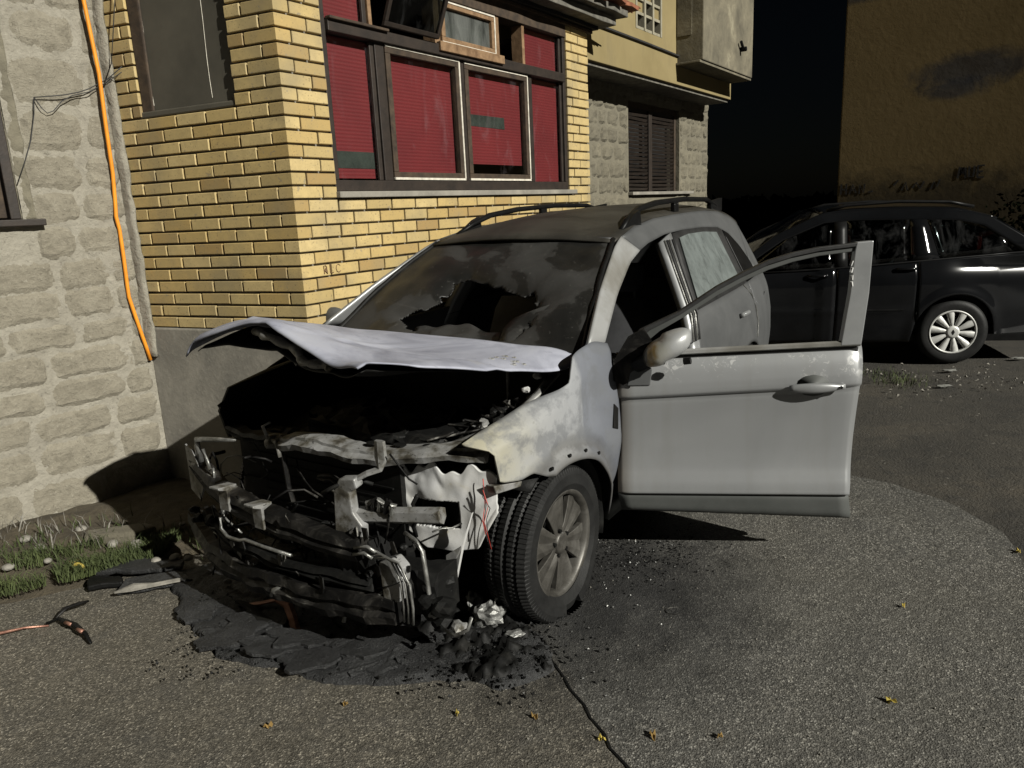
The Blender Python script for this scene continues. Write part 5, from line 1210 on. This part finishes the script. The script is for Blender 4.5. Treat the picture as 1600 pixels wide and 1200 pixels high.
def wstrip(T, B, n, name, mat, sd, solid=.01, o=0):
    def pt(L, t): k = t * (len(L) - 1); i = min(int(k), len(L) - 2); return lerp(L[i][0], L[i + 1][0], k - i), lerp(L[i][1], L[i + 1][1], k - i)
    def f(u, v): (a, b), (c, d) = pt(B, u), pt(T, u); return W3(lerp(a, c, v), lerp(b, d, v), sd, o)
    return MB().grid(f, n, 5).build(name, mat, WG, smooth=True, solid=solid, off=-1 if sd > 0 else 1)
for sd in (1, -1):
    wstrip([(2.0, .96), (1.6, 1.25), (1.19, 1.43), (.9, 1.455), (.5, 1.455), (.0, 1.43), (-.32, 1.34), (-.56, 1.18), (-.78, 1.03)], [(1.92, .93), (1.52, 1.20), (1.15, 1.345), (.9, 1.36), (.5, 1.35), (.0, 1.325), (-.22, 1.27), (-.42, 1.13), (-.56, 1.02)], 40, 'roof_edge', 'blackpaint', sd, .02)
    wstrip([(1.48, 1.215), (1.06, 1.35)], [(1.88, .915), (1.06, .935)], 8, 'window', 'car_glass', sd, .004)
    wstrip([(1.06, 1.35), (.95, 1.355)], [(1.06, .935), (.95, .94)], 2, 'door_pillar', 'rail_black', sd, .02, .006)
    wstrip([(.95, 1.355), (.40, 1.348)], [(.95, .94), (.40, .972)], 6, 'window', 'car_glass', sd, .004)
    wstrip([(.40, 1.35), (.26, 1.342)], [(.40, .97), (.16, .985)], 2, 'door_pillar', 'blackpaint', sd, .02, .006)
    wstrip([(.26, 1.342), (-.0, 1.325), (-.20, 1.275), (-.42, 1.13)], [(.16, .985), (-.1, .995), (-.3, 1.0), (-.50, 1.012)], 10, 'rear_side_window', 'car_glass', sd, .004)
    s_ = MB(); s_.tube([W3(x, wbelt(x) + .004, sd, .006) for x in (-.6, -.3, .2, .8, 1.4, 1.9)], .009, 6); s_.build('belt_trim', 'rail_black', WG, smooth=True)
    for x in (.45, 1.22):
        hdl = MB(); hdl.tube([W3(x - .09, wbelt(x) - .055, sd, .01), W3(x - .05, wbelt(x) - .05, sd, .035), W3(x + .06, wbelt(x) - .05, sd, .035), W3(x + .09, wbelt(x) - .055, sd, .012)], .013, 8); hdl.build('handle', 'blackpaint', WG, smooth=True)
    rr = MB(); rr.tube([(1.12, sd * .55, 1.455), (.95, sd * .55, 1.50), (.5, sd * .55, 1.515), (.05, sd * .55, 1.49), (-.15, sd * .55, 1.44)], .016, 8); rr.build('roof_rail', 'rail_black', WG, smooth=True)
    ms = MB(); ms.tube([W3(.9, .53, sd, .0), W3(.45, .53, sd, .0)], .012, 6); ms.build('side_moulding', 'rail_black', WG)
def wroof(u, v):
    x = lerp(1.19, -.34, u); ye = Yw(x, poly([-.34, 0, .5, .9, 1.19], [1.33, 1.43, 1.455, 1.455, 1.43], x)); t = 2 * v - 1; return Vector((x, t * ye, poly([-.34, 0, .5, .9, 1.19], [1.33, 1.43, 1.455, 1.455, 1.43], x) + .045 * (1 - t * t)))
MB().grid(wroof, 24, 12).build('roof', 'blackpaint', WG, smooth=True, solid=.01)
def wscr(u, v): x = lerp(1.19, 2.05, u); t = 2 * v - 1; return Vector((x + .08 * (1 - t * t), t * lerp(.58, .72, u), lerp(1.43, .93, u) + .04 * (1 - t * t)))
MB().grid(wscr, 12, 10).build('windscreen', 'car_glass', WG, smooth=True)
MB().grid(lambda u, v: Vector((lerp(2.05, 3.40, u), (2 * v - 1) * lerp(.74, .58, u), lerp(.93, .72, u) + .05 * (1 - (2 * v - 1) ** 2))), 12, 8).build('bonnet', 'blackpaint', WG, smooth=True, solid=.01)
MB().grid(lambda u, v: Vector((lerp(3.40, 3.47, u), (2 * v - 1) * .58, lerp(.72, .25, u))), 4, 8).build('front_bumper', 'blackpaint', WG, smooth=True, solid=.02)
MB().grid(lambda u, v: Vector((lerp(-.34, -.84, u) , (2 * v - 1) * lerp(.60, .66, u), lerp(1.33, .95, u))), 6, 8).build('rear_window', 'car_glass', WG, smooth=True)
MB().grid(lambda u, v: Vector((lerp(-.84, -.80, u) - .05 * math.sin(math.pi * u), (2 * v - 1) * .66, lerp(.95, .22, u))), 8, 8).build('tailgate', 'blackpaint', WG, smooth=True, solid=.02)
mm = MB(); mm.box((1.2, 0, .24), (4.2, 1.4, .06)); mm.box((.3, 0, .55), (1.2, 1.36, .5)); mm.build('floor_pan', 'rail_black', WG)
for x in (1.25, .35):
    for y in (.36, -.36):
        s_ = MB(); s_.box((x, y, .86), (.12, .46, .5), Euler((0, R(-12), 0)).to_matrix()); s_.box((x - .07, y, 1.16), (.08, .26, .16)); s_.build('seat', 'seat_cloth', WG, bevel=.03)
tl = MB(); tl.box((-.62, -.62, 1.0), (.05, .10, .20)); tl.build('tail_lamp', 'red_wire', WG, bevel=.01); ts = MB(); ts.box((.05, .30, 1.03), (.5, .5, .015)); ts.build('parcel_shelf', 'cladding', WG)
def wwheel(x, sd):
    R0 = .305; N = 48; rg = []
    prof = [(-.10, .20), (-.105, .25), (-.10, R0 - .02), (-.07, R0), (.07, R0), (.10, R0 - .02), (.108, .25), (.098, .205)]
    for k in range(N + 1): a = 2 * math.pi * k / N; rg.append([(r_ * math.cos(a), sd * yy, r_ * math.sin(a)) for yy, r_ in prof])
    wo = MB().rings(rg, False).build('wheel', 'tyre', WG, smooth=True, loc=(x, sd * .66, R0))
    d = MB(); d.rings([[(r_ * math.cos(2 * math.pi * k / 40), sd * yy, r_ * math.sin(2 * math.pi * k / 40)) for k in range(40)] for yy, r_ in ((.06, .001), (.06, .185), (.08, .195), (.10, .207), (.104, .200), (.095, .186))], True).build('wheel_back', 'char', wo, smooth=True)
    rgm = MB(); rgm.rings([[(r_ * math.cos(2 * math.pi * k / 40), sd * yy, r_ * math.sin(2 * math.pi * k / 40)) for k in range(40)] for yy, r_ in ((.085, .186), (.103, .190), (.104, .204), (.095, .208))], True).build('wheel_cover_ring', 'hubcap', wo, smooth=True)
    for k in range(10):
        a = 2 * math.pi * k / 10 + .15; ca, sa = math.cos(a), math.sin(a); s_ = MB(); q = []
        for r_, wd, yy in ((.05, .013, .102), (.10, .023, .106), (.15, .031, .105), (.192, .037, .100)):
            q.append([(r_ * ca - t * wd * sa, sd * (yy - (.015 if abs(t) > .9 else 0)), r_ * sa + t * wd * ca) for t in (-1, -.7, .7, 1)])
        s_.rings(q, False); s_.build('spoke', 'hubcap', wo, smooth=True)
    h = MB(); h.rings([[(r_ * math.cos(2 * math.pi * k / 20), sd * yy, r_ * math.sin(2 * math.pi * k / 20)) for k in range(20)] for yy, r_ in ((.095, .062), (.108, .056), (.112, .04), (.112, .001))], True).build('hub_cap', 'hubcap', wo, smooth=True)
    e = MB(); e.prism([(-.014, 0), (0, .026), (.014, 0), (0, -.026)], lambda a, c, o: Vector((a, sd * o, c)), .1125, .115); e.build('badge', 'char', wo)
for x in (0, 2.72):
    for sd in (1, -1): wwheel(x, sd)
# ------------------------------------------------------------------ melted residue under the nose
def sheet(name, outline, z0, th, mat, seed, amp=.03, freq=7, relief=.012, step=.03, lab=None, cat=None, kind=None):
    pl = []
    for i in range(len(outline)):
        a, b = Vector(outline[i]), Vector(outline[(i + 1) % len(outline)]); k = max(1, int((b - a).length / .025))
        for q in range(k): p = a.lerp(b, q / k); pl.append((p.x + amp * nz(p.x, p.y, seed, freq) + amp * .4 * nz(p.x, p.y, seed + 4, freq * 3), p.y + amp * nz(p.x, p.y, seed + 9, freq) + amp * .4 * nz(p.x, p.y, seed + 14, freq * 3)))
    xs_ = [p[0] for p in pl]; ys_ = [p[1] for p in pl]; x0, x1, y0, y1 = min(xs_), max(xs_), min(ys_), max(ys_)
    def ed(x, y): return min((x - p[0]) ** 2 + (y - p[1]) ** 2 for p in pl) ** .5
    nxg, nyg = int((x1 - x0) / step) + 2, int((y1 - y0) / step) + 2; V = {}; mbs = MB()
    def vid(i, j):
        if (i, j) not in V:
            x, y = x0 + i * step, y0 + j * step; ins = inpoly((x, y), pl); d = ed(x, y)
            if not ins and d > 0:
                q = min(pl, key=lambda p: (x - p[0]) ** 2 + (y - p[1]) ** 2); x, y = q; hh = 0
            else: hh = min(1, .55 + d / .05)
            z = gz(x, y) + z0 + (th * hh + relief * hh * (nz(x, y, seed, 7) + .8 * nz(x, y, seed + 3, 22) + .5 * nz(x, y, seed + 3, 48) - 1.6 * max(0, 1 - abs(nz(x, y, seed + 7, 3.2)) / .045))) if hh else gz(x, y) + .002
            V[(i, j)] = len(mbs.v); mbs.v.append((x, y, max(z, gz(x, y) + .002)))
        return V[(i, j)]
    for j in range(nyg):
        for i in range(nxg):
            c = [(x0 + (i + a) * step, y0 + (j + b) * step) for a, b in ((0, 0), (1, 0), (1, 1), (0, 1))]
            if any(inpoly(p, pl) for p in c): mbs.f.append((vid(i, j), vid(i + 1, j), vid(i + 1, j + 1), vid(i, j + 1)))
    o = mbs.build(name, mat, smooth=True)
    return tag(o, lab, cat, None, kind)
res = [(-1.75, 3.42), (-1.69, 3.24), (-1.52, 3.02), (-1.419, 2.90), (-1.30, 2.74), (-1.223, 2.683), (-1.08, 2.61), (-.963, 2.598), (-.839, 2.507), (-.72, 2.50), (-.632, 2.452), (-.48, 2.455), (-.321, 2.486), (-.196, 2.42), (-.054, 2.40), (.05, 2.43), (.118, 2.49), (.12, 2.60), (.07, 2.72), (-.02, 2.90), (-.15, 3.0), (-.3, 3.2), (-.6, 3.4), (-1.1, 3.55), (-1.5, 3.6)]
sheet('melted_residue', res, .010, .020, 'residue', 2, .035, 7, .007, .017, 'flat black sheet of melted residue on the asphalt under the car nose', 'residue')
MR = bpy.data.objects['melted_residue']
for k, (px_, py_, rr_) in enumerate(((-1.44, 3.0, .10), (-1.25, 2.80, .12), (-1.02, 2.72, .10), (-.84, 2.60, .12), (-.62, 2.57, .10), (-.47, 2.60, .09), (-.34, 2.60, .10), (-.60, 2.70, .12), (-.92, 2.76, .12), (-1.14, 2.92, .10), (-.28, 2.72, .09))):
    ol_ = []
    for q in range(30):
        a = 2 * math.pi * q / 30; r2 = rr_ * (.75 + .5 * ((k * 7) % 5) / 5) * (1 + .55 * nz(math.cos(a) * 1.6, math.sin(a) * 1.6, k * 3.3) + .28 * nz(math.cos(a) * 5, math.sin(a) * 5, k * 5.1)); ol_.append((px_ + r2 * 1.25 * math.cos(a), py_ + r2 * .75 * math.sin(a)))
    m_ = MB(); m_.prism(ol_, lambda x, y, o: Vector((x, y, .030 + o + .10 * (x - px_) * math.sin(k * 2.1) + .14 * (y - py_) * math.cos(k * 1.3) + .008 * nz(x, y, k, 18))), 0, .014); m_.build('crust_plate', 'residue', MR)
heap = [(-.42, 2.62), (-.28, 2.50), (-.15, 2.43), (-.02, 2.42), (.07, 2.46), (.10, 2.58), (.05, 2.72), (-.05, 2.86), (-.20, 2.95), (-.38, 2.92), (-.48, 2.78)]
sheet('ash_heap', heap, .012, .028, 'char', 8, .035, 9, .05, .013, 'lumpy black heap of ash and cinders beside the front tyre', 'ash')
soot = [(.42, 3.45), (.50, 3.62), (.68, 3.58), (.78, 3.42), (.70, 3.28), (.52, 3.18), (.40, 3.25)]
# charred slabs by the grass
def slab(outline, z0, th, mat, seed, lab, nm='charred_slab', tilt=0):
    c = sum((Vector(p) for p in outline), Vector((0, 0))) / len(outline); pl = []
    for i in range(len(outline)):
        a, b = Vector(outline[i]), Vector(outline[(i + 1) % len(outline)])
        for q in range(5): p = a.lerp(b, q / 5); pl.append((p.x + .02 * nz(p.x, p.y, seed, 14), p.y + .02 * nz(p.x, p.y, seed + 5, 14)))
    m_ = MB(); m_.prism(pl, lambda x, y, o: Vector((x, y, gz(x, y) + o + tilt * (x - c.x) + .012 * nz(x, y, seed, 10))), z0, z0 + th); return tag(m_.build(nm, mat, bevel=.008), lab, 'debris', 'charred slabs by the grass')
slab([(-2.19, 3.50), (-1.95, 3.56), (-1.72, 3.50), (-1.70, 3.42), (-1.95, 3.40), (-2.16, 3.42)], .035, .025, 'residue', 1, 'long charred slab lying at the edge of the grass')
slab([(-2.16, 3.40), (-1.99, 3.39), (-1.96, 3.32), (-2.10, 3.28)], .016, .03, 'char', 4, 'short charred slab at the grass, nearest the left edge')
slab([(-1.96, 3.36), (-1.68, 3.42), (-1.60, 3.32), (-1.76, 3.26), (-1.93, 3.22)], .02, .022, 'residue', 7, 'charred slab with pale torn edge beside the melted residue')
m_ = MB(); m_.tube([(-1.93, 3.21, .045), (-1.86, 3.235, .055), (-1.77, 3.25, .052), (-1.66, 3.29, .05)], [.012, .022, .014, .018], 6, flat=.5); m_.jitter(.012, 20); tag(m_.build('foam_strip', 'pebble'), 'pale torn foam strip along the front edge of a charred slab', 'debris')
# copper pieces and burnt cable
m_ = MB(); m_.tube([(-1.25, 3.06, .035), (-1.17, 3.035, .05), (-1.10, 3.03, .06), (-1.045, 2.99, .062), (-1.00, 2.90, .05), (-.955, 2.80, .035)], [.014, .018, .024, .024, .018, .022], 6, flat=.35); m_.jitter(.010, 18); tag(m_.build('copper_strip', 'copper'), 'bent copper strip lying on the black residue', 'scrap')
m_ = MB(); m_.tube([(-1.30, 3.10, .035), (-1.22, 3.02, .04), (-1.16, 2.93, .04), (-1.08, 2.86, .04)], [.02, .03, .025, .012], 6, flat=.4); m_.jitter(.02, 16); tag(m_.build('charred_scrap', 'char'), 'charred angular scrap beside the bent copper strip', 'scrap')
m_ = MB(); m_.tube([(-2.46, 2.86, .022), (-2.37, 2.88, .026), (-2.28, 2.915, .028), (-2.20, 2.955, .026), (-2.12, 2.985, .022)], [.006, .008, .010, .007, .005], 6); m_.jitter(.018, 22); tag(m_.build('cable_piece', 'copper', smooth=True), 'bare copper cable end at the far left of the asphalt', 'cable')
m_ = MB(); m_.tube([(-2.12, 2.985, .022), (-2.09, 3.01, .03), (-2.03, 2.975, .032), (-1.96, 2.93, .03), (-1.89, 2.875, .028), (-1.83, 2.82, .024)], [.005, .010, .011, .008, .011, .007], 6); m_.jitter(.022, 26); c_ = m_.build('burnt_cable', 'char', smooth=True); tag(c_, 'short burnt cable with charred and red patches on the asphalt', 'cable')
for k in range(2):
    q = MB(); t = .25 + k * .4; p = Vector((lerp(-2.05, -1.84, t), lerp(2.99, 2.83, t), .040)); q.tube([p - Vector((.02, -.015, 0)), p + Vector((.02, -.015, .003))], [.010, .008], 6); q.jitter(.006, 30, k).build('bare_patch', 'copper', c_, smooth=True)
q = MB(); q.tube([(-2.09, 3.01, .035), (-2.08, 3.06, .055), (-2.05, 3.12, .05), (-2.02, 3.16, .045)], [.007, .008, .007, .004], 6); q.jitter(.014, 22).build('cable_branch', 'char_beam', c_, smooth=True)
# crumpled foil pieces and ring
def crumple(name, c, r, mat, seed, lab, cat, sq=(1, 1, .7)):
    bm = bmesh.new(); bmesh.ops.create_icosphere(bm, subdivisions=3, radius=1)
    for v in bm.verts:
        d = 1 + .55 * nz(v.co.x, v.co.y, v.co.z + seed, 1.7) + .22 * nz(v.co.x, v.co.y, v.co.z + seed, 5); v.co = Vector((v.co.x * sq[0], v.co.y * sq[1], v.co.z * sq[2])) * r * d
    me = bpy.data.meshes.new(name); bm.to_mesh(me); bm.free(); return tag(link(name, me, mat, loc=c), lab, cat)
crumple('foil', (-.14, 2.78, .085), .058, 'foil', 1, 'crumpled aluminium sheet lying on the ash heap by the tyre', 'foil', (1.1, .8, .9))
crumple('foil', (-.21, 2.90, .08), .042, 'foil', 5, 'small crumpled aluminium lump behind the larger crumpled sheet', 'foil', (.8, .8, 1.1))
crumple('foil', (-.035, 2.70, .045), .026, 'foil', 9, 'flat silvery scrap in front of the crumpled aluminium sheet', 'foil', (1.6, .8, .4))
m_ = MB(); m_.tube([Vector((-.085, 2.81, .10)) + Vector((.055 * math.cos(a) * .7, .03 * math.cos(a), .065 * math.sin(a))) for a in [2 * math.pi * k / 24 for k in range(25)]], .006, 6); tag(m_.build('metal_ring', 'bare_metal', smooth=True), 'thin metal ring standing against the crumpled aluminium', 'ring')
m_ = MB(); m_.tube([Vector((.652 + .042 * math.cos(a), 2.857 + .03 * math.sin(a), .016)) for a in [2 * math.pi * k / 24 for k in range(25)]], .003, 6); tag(m_.build('wire_ring', 'char_beam', smooth=True), 'small wire ring lying on bare asphalt right of the tyre', 'ring')
m_ = MB(); m_.tube([Vector((-2.213 + .026 * math.cos(a), 3.419, .075 + .026 * math.sin(a))) for a in [2 * math.pi * k / 20 for k in range(21)]], .009, 6); tag(m_.build('yellow_ring', 'leaf_yellow', smooth=True), 'small yellow ring at the grass edge', 'ring')
# crumbs: cinders on the heap and broken glass beside the tyre
def scatter(name, n, fn, r0, r1, mat, lab, cat=None):
    m_ = MB()
    for k in range(n):
        x, y, z = fn(); r_ = rnd.uniform(r0, r1); a0 = rnd.uniform(0, 6.28); i = len(m_.v)
        m_.v += [(x + r_ * math.cos(a0), y + r_ * math.sin(a0), z + rnd.uniform(0, r_)), (x + r_ * math.cos(a0 + 2.1), y + r_ * math.sin(a0 + 2.1), z + rnd.uniform(0, r_)), (x + r_ * math.cos(a0 + 4.2), y + r_ * math.sin(a0 + 4.2), z + rnd.uniform(0, r_)), (x, y, z + r_ * rnd.uniform(.6, 1.5)), (x, y, z - .004)]
        m_.f += [(i, i + 1, i + 3), (i + 1, i + 2, i + 3), (i + 2, i, i + 3), (i, i + 4, i + 1), (i + 1, i + 4, i + 2), (i + 2, i + 4, i)]
    o = m_.build(name, mat); return tag(o, lab, cat or name.replace('_', ' '), None, 'stuff')
g = lambda cx_, cy_, sx, sy, zz: (lambda: (lambda x, y: (x, y, gz(x, y) + zz))(rnd.gauss(cx_, sx), rnd.gauss(cy_, sy)))
scatter('cinders', 700, g(-.18, 2.66, .16, .15, .03), .003, .011, 'char', 'loose black cinders over the ash heap', 'cinders')
scatter('glass_crumbs', 80, g(.56, 3.42, .12, .17, .008), .002, .0045, 'foil', 'glinting crumbs of broken glass beside the tyre', 'glass')
scatter('soot_crumbs', 800, g(.56, 3.42, .17, .17, .006), .002, .007, 'char', 'black soot crumbs on asphalt beside the front tyre', 'soot')
scatter('glass_crumbs', 30, g(.15, 2.78, .22, .25, .010), .003, .006, 'foil', 'few glinting crumbs near the bottom of the tyre', 'glass')
scatter('roadside_litter', 110, g(3.75, 6.1, .5, .35, .01), .006, .018, 'pebble', 'pale crumbs of litter on the ground by the black wagon', 'litter')
scatter('residue_crumbs', 500, lambda: (lambda x, y: (x, y, gz(x, y) + .028))(rnd.uniform(-1.5, -.1), rnd.uniform(2.5, 3.2)), .002, .009, 'char', 'black crumbs scattered over the melted residue', 'crumbs')
scatter('road_grit', 500, lambda: (lambda x, y: (x, y, gz(x, y) + .007))(rnd.uniform(-2.3, 2.3), rnd.uniform(1.6, 4.2)), .002, .005, 'pebble', 'pale grit scattered over the asphalt', 'grit')
# rubble stones on the earth strip
pb = [(-2.6, 3.72, .03), (-2.35, 3.80, .035), (-2.75, 3.85, .03), (-2.05, 3.68, .045), (-2.28, 3.50, .03), (-2.45, 3.55, .022), (-2.9, 3.6, .04), (-2.62, 3.50, .03), (-2.2, 3.72, .03), (-1.78, 3.52, .03), (-1.70, 3.50, .022), (-1.86, 3.50, .025), (-2.5, 3.95, .03), (-2.08, 3.44, .026), (-1.92, 3.95, .02), (-2.72, 3.40, .03)]
PBL = ['largest rounded stone in the middle of the grass', 'stone left of the flat kerb-like stone', 'small stone close under the stone wall at left', 'stone just right of the grass tuft beside the shadow', 'brown rounded lump at the front of the grass', 'small stone in the grass behind the brown lump', 'stone in the grass at the left picture edge', 'stone low in the grass left of the brown lump', 'small stone between grass and flat stone', 'pale stone on the long charred slab end by the shadow', 'smallest pale stone at the right end of the charred slabs', 'pale stone behind the long charred slab', 'stone lying behind the flat kerb-like stone', 'brown lump touching the left end of the charred slabs', 'lone stone in the shadow right of the flat stone', 'stone at the asphalt edge near the left picture edge']
for k, (x, y, r_) in enumerate(pb):
    bm = bmesh.new(); bmesh.ops.create_icosphere(bm, subdivisions=2, radius=r_)
    for v in bm.verts: v.co *= 1 + .35 * nz(v.co.x * 20, v.co.y * 20, v.co.z * 20 + k * 5); v.co.z *= .65
    me = bpy.data.meshes.new('pebble'); bm.to_mesh(me); bm.free()
    tag(link('pebble', me, 'pebble' if k not in (4, 13) else 'leaf_brown', loc=(x, y, .065 if y > 3.45 else .04)), PBL[k], 'stone', 'small stones on the earth strip')
m_ = MB(); m_.prism([(-2.42, 3.86), (-2.12, 3.93), (-2.02, 3.87), (-2.10, 3.79), (-2.38, 3.76)], lambda x, y, o: Vector((x, y, .03 + o + .02 * nz(x, y, 0, 6))), 0, .07); tag(m_.build('flat_stone', 'dark_stone', bevel=.02), 'flat kerb-like stone behind the grass tuft', 'stone')
# grass
def blades(name, n, fn, h0, h1, mat, lab, hide=True):
    m_ = MB()
    for k in range(n):
        x, y, z = fn(); a = rnd.uniform(0, 6.28); h = rnd.uniform(h0, h1); l = rnd.uniform(.15, .8) * h; b = rnd.uniform(0, 6.28); wd = rnd.uniform(.0015, .0035); i = len(m_.v)
        dx, dy = math.cos(a) * wd, math.sin(a) * wd; lx, ly = math.cos(b) * l, math.sin(b) * l
        m_.v += [(x - dx, y - dy, z), (x + dx, y + dy, z), (x + dx * .8 + lx * .35, y + dy * .8 + ly * .35, z + h * .6), (x - dx * .8 + lx * .35, y - dy * .8 + ly * .35, z + h * .6), (x + lx, y + ly, z + h * .95)]
        m_.f += [(i, i + 1, i + 2, i + 3), (i + 3, i + 2, i + 4)]
    me = bpy.data.meshes.new(name); me.from_pydata(m_.v, [], m_.f); me.update(); return tag(link(name, me, mat), lab, 'grass', None, 'stuff')
def gpos():
    while True:
        t = rnd.random(); x = lerp(-2.95, -1.86, t ** .8); yb = poly([-3.3, -2.5, -2.116, -1.83], [2.98, 3.21, 3.39, 3.60], x); y = yb + .05 * nz(x, 0, 3, 6) + abs(rnd.gauss(.0, .16 if x > -2.2 else .30))
        if nz(x, y, 0, 4.5) + .5 * nz(x, y, 4, 12) > .02 or x > -2.2 and y < yb + .26 and rnd.random() < .6: return x, y, .045
blades('grass', 3600, gpos, .03, .095, 'grass', 'low green grass along the edge of the asphalt at left')
blades('dry_grass', 90, lambda: (rnd.gauss(-2.6, .3), rnd.gauss(3.9, .12), .06), .04, .14, 'pebble', 'thin dry stalks at the foot of the stone wall')
blades('weeds', 320, lambda: (rnd.gauss(3.42, .12), rnd.gauss(6.35, .18), .10), .02, .07, 'grass', 'small clump of weeds on the ground before the black wagon')
blades('weeds', 300, lambda: (rnd.gauss(-1.62, .10), rnd.gauss(3.85, .14), .05), .03, .09, 'grass', 'sparse weeds in the shadow between car and wall')
# fallen leaves
lv = [(-.247, 2.262, 'leaf_yellow', 'bright yellow fallen leaf on the asphalt at bottom centre'), (-.904, 2.242, 'leaf_brown', 'orange-brown fallen leaf at bottom left of the asphalt'), (1.23, 2.181, 'leaf_yellow', 'yellow fallen leaf at bottom right of the asphalt'), (1.572, 2.749, 'leaf_yellow', 'small yellow leaf on the open asphalt below the right end of the door'), (.238, 2.10, 'leaf_yellow', 'pale yellow leaf lying on the crack at the bottom'), (.408, 2.103, 'leaf_brown', 'brown leaf right of the crack at the bottom edge'), (.621, 2.074, 'leaf_brown', 'brown leaf further right of the crack at the bottom edge'), (.022, 2.226, 'leaf_brown', 'brown leaf just left of the asphalt crack'), (2.30, 3.125, 'leaf_yellow', 'yellow leaf at the right picture edge by the paving edge'), (-.657, 2.343, 'leaf_brown', 'small brown leaf in front of the melted residue')]
for k, (x, y, mt, lb) in enumerate(lv):
    m_ = MB(); a0 = k * 1.9; r_ = .010 + .004 * (k % 3)
    ol = [(0, -1.2), (.3, -.8), (.5, -.4), (.62, 0), (.5, .4), (.3, .8), (0, 1.25), (-.3, .75), (-.45, .4), (-.55, 0), (-.5, -.45), (-.28, -.8)]
    ca, sa = math.cos(a0), math.sin(a0)
    i = len(m_.v); m_.v.append((x, y, gz(x, y) + .016))
    for q, (a, b) in enumerate(ol): m_.v.append((x + r_ * (a * ca - b * sa), y + r_ * (a * sa + b * ca), gz(x, y) + .012 + .012 * (q % 3 == 1) + .006 * math.sin(q + k)))
    for q in range(12): m_.f.append((i, i + 1 + q, i + 1 + (q + 1) % 12))
    tag(m_.build('leaf', mt, solid=.0012), lb, 'leaf', 'fallen leaves on the asphalt')
# bits near the wagon
for k, (x, y, lb) in enumerate(((3.97, 6.50, 'white scrap lying in front of the wagon wheel'), (4.75, 6.75, 'white crumpled scrap behind the wagon wheel'), (3.62, 6.0, 'pale flat scrap on the dark ground nearer the camera'))):
    crumple('scrap', (x, y, gz(x, y) + .012), .04, 'curtain', k * 3.3, lb, 'scrap', (1.6, .6, .25))

# ------------------------------------------------------------------ bare tree, added foliage screen in the dark gap, bushes
def tree(x, y, h, seed, lab):
    T = empty('bare_tree', (x, y, 0), 0, lab, 'tree'); r_ = random.Random(seed); tr = MB(); cr = MB()
    tr.tube([(0, 0, 0), (.05, 0, h * .25), (.02, .05, h * .5)], [.13, .10, .07], 8); tr.build('trunk', 'bark', T, smooth=True)
    def br(p, d, L, rad, dep):
        q = p + d * L; mid = p.lerp(q, .5) + Vector((r_.uniform(-.08, .08), r_.uniform(-.08, .08), 0)) * L; cr.tube([p, mid, q], [rad, rad * .8, rad * .55], 5)
        if dep:
            for _ in range(3 if dep > 1 else 4):
                nd = (d + Vector((r_.uniform(-.8, .8), r_.uniform(-.8, .8), r_.uniform(-.35, .5)))).normalized(); br(q if r_.random() < .6 else mid, nd, L * r_.uniform(.55, .8), rad * .5, dep - 1)
    for k in range(6): a = k * 1.05 + r_.random(); br(Vector((.02, .05, h * (.35 + .03 * k))), Vector((math.cos(a) * .7, math.sin(a) * .7, .7)).normalized(), h * .2, .04, 3)
    cr.build('crown', 'bark', T)
def added_screen():  # added, not part of the place: black leaves hide the lit ground behind
    T = empty('added_screen', (4.2, 12.8, 0), 0, 'added black foliage screen hiding the lit ground between the two houses', 'added_screen'); r_ = random.Random(4); m_ = MB()
    for k in range(9000):
        p = Vector((r_.uniform(-1.6, 2.4), r_.uniform(-.3, .5), r_.uniform(0, 1.62) + .12 * math.sin(k))); a = Vector((r_.uniform(-1, 1), r_.uniform(-1, 1), r_.uniform(-1, 1))).normalized() * .12; b = a.cross(Vector((r_.uniform(-1, 1), r_.uniform(-1, 1), r_.uniform(-1, 1)))).normalized() * .07; i = len(m_.v)
        m_.v += [tuple(p - a), tuple(p + b), tuple(p + a), tuple(p - b)]; m_.f.append((i, i + 1, i + 2, i + 3))
    me = bpy.data.meshes.new('foliage'); me.from_pydata(m_.v, [], m_.f); link('foliage', me, 'foliage_dark', T)
    s_ = MB()
    for k in range(9): s_.tube([(-1.4 + k * .45, .1, 0), (-1.38 + k * .45, .12, 1.4)], [.03, .012], 5); s_.build('stem', 'bark', T) if k == 8 else None
added_screen()
def bush(x, y, z, rx, rz, n, seed, lab):
    T = empty('bush', (x, y, 0), 0, lab, 'bush'); r_ = random.Random(seed); m_ = MB()
    for k in range(n):
        th_, ph = r_.uniform(0, 6.28), math.acos(r_.uniform(-.3, 1)); rr = r_.uniform(.55, 1) * (1 + .35 * math.sin(3 * th_) * math.sin(2 * ph)); p = Vector((rx * rr * math.sin(ph) * math.cos(th_), rx * rr * math.sin(ph) * math.sin(th_), z + rz * rr * math.cos(ph)))
        a = Vector((r_.uniform(-1, 1), r_.uniform(-1, 1), r_.uniform(-1, 1))).normalized() * r_.uniform(.02, .045); b = a.cross(Vector((r_.uniform(-1, 1), r_.uniform(-1, 1), r_.uniform(-1, 1)))).normalized() * .018; i = len(m_.v)
        m_.v += [tuple(p - a), tuple(p + b), tuple(p + a), tuple(p - b)]; m_.f.append((i, i + 1, i + 2, i + 3))
    me = bpy.data.meshes.new('foliage'); me.from_pydata(m_.v, [], m_.f); link('foliage', me, 'foliage_dark', T)
    s_ = MB()
    for k in range(7): a = k * .9; s_.tube([(0, 0, 0), (.3 * rx * math.cos(a), .3 * rx * math.sin(a), z), (.7 * rx * math.cos(a), .7 * rx * math.sin(a), z + .6 * rz)], [.02, .012, .005], 5)
    s_.build('stem', 'bark', T)
bush(6.3, 8.75, .85, .62, .75, 2600, 3, 'dark bush beside the tail of the black wagon'); bush(7.1, 8.4, .9, .6, .9, 2200, 8, 'dark bush at the right picture edge')
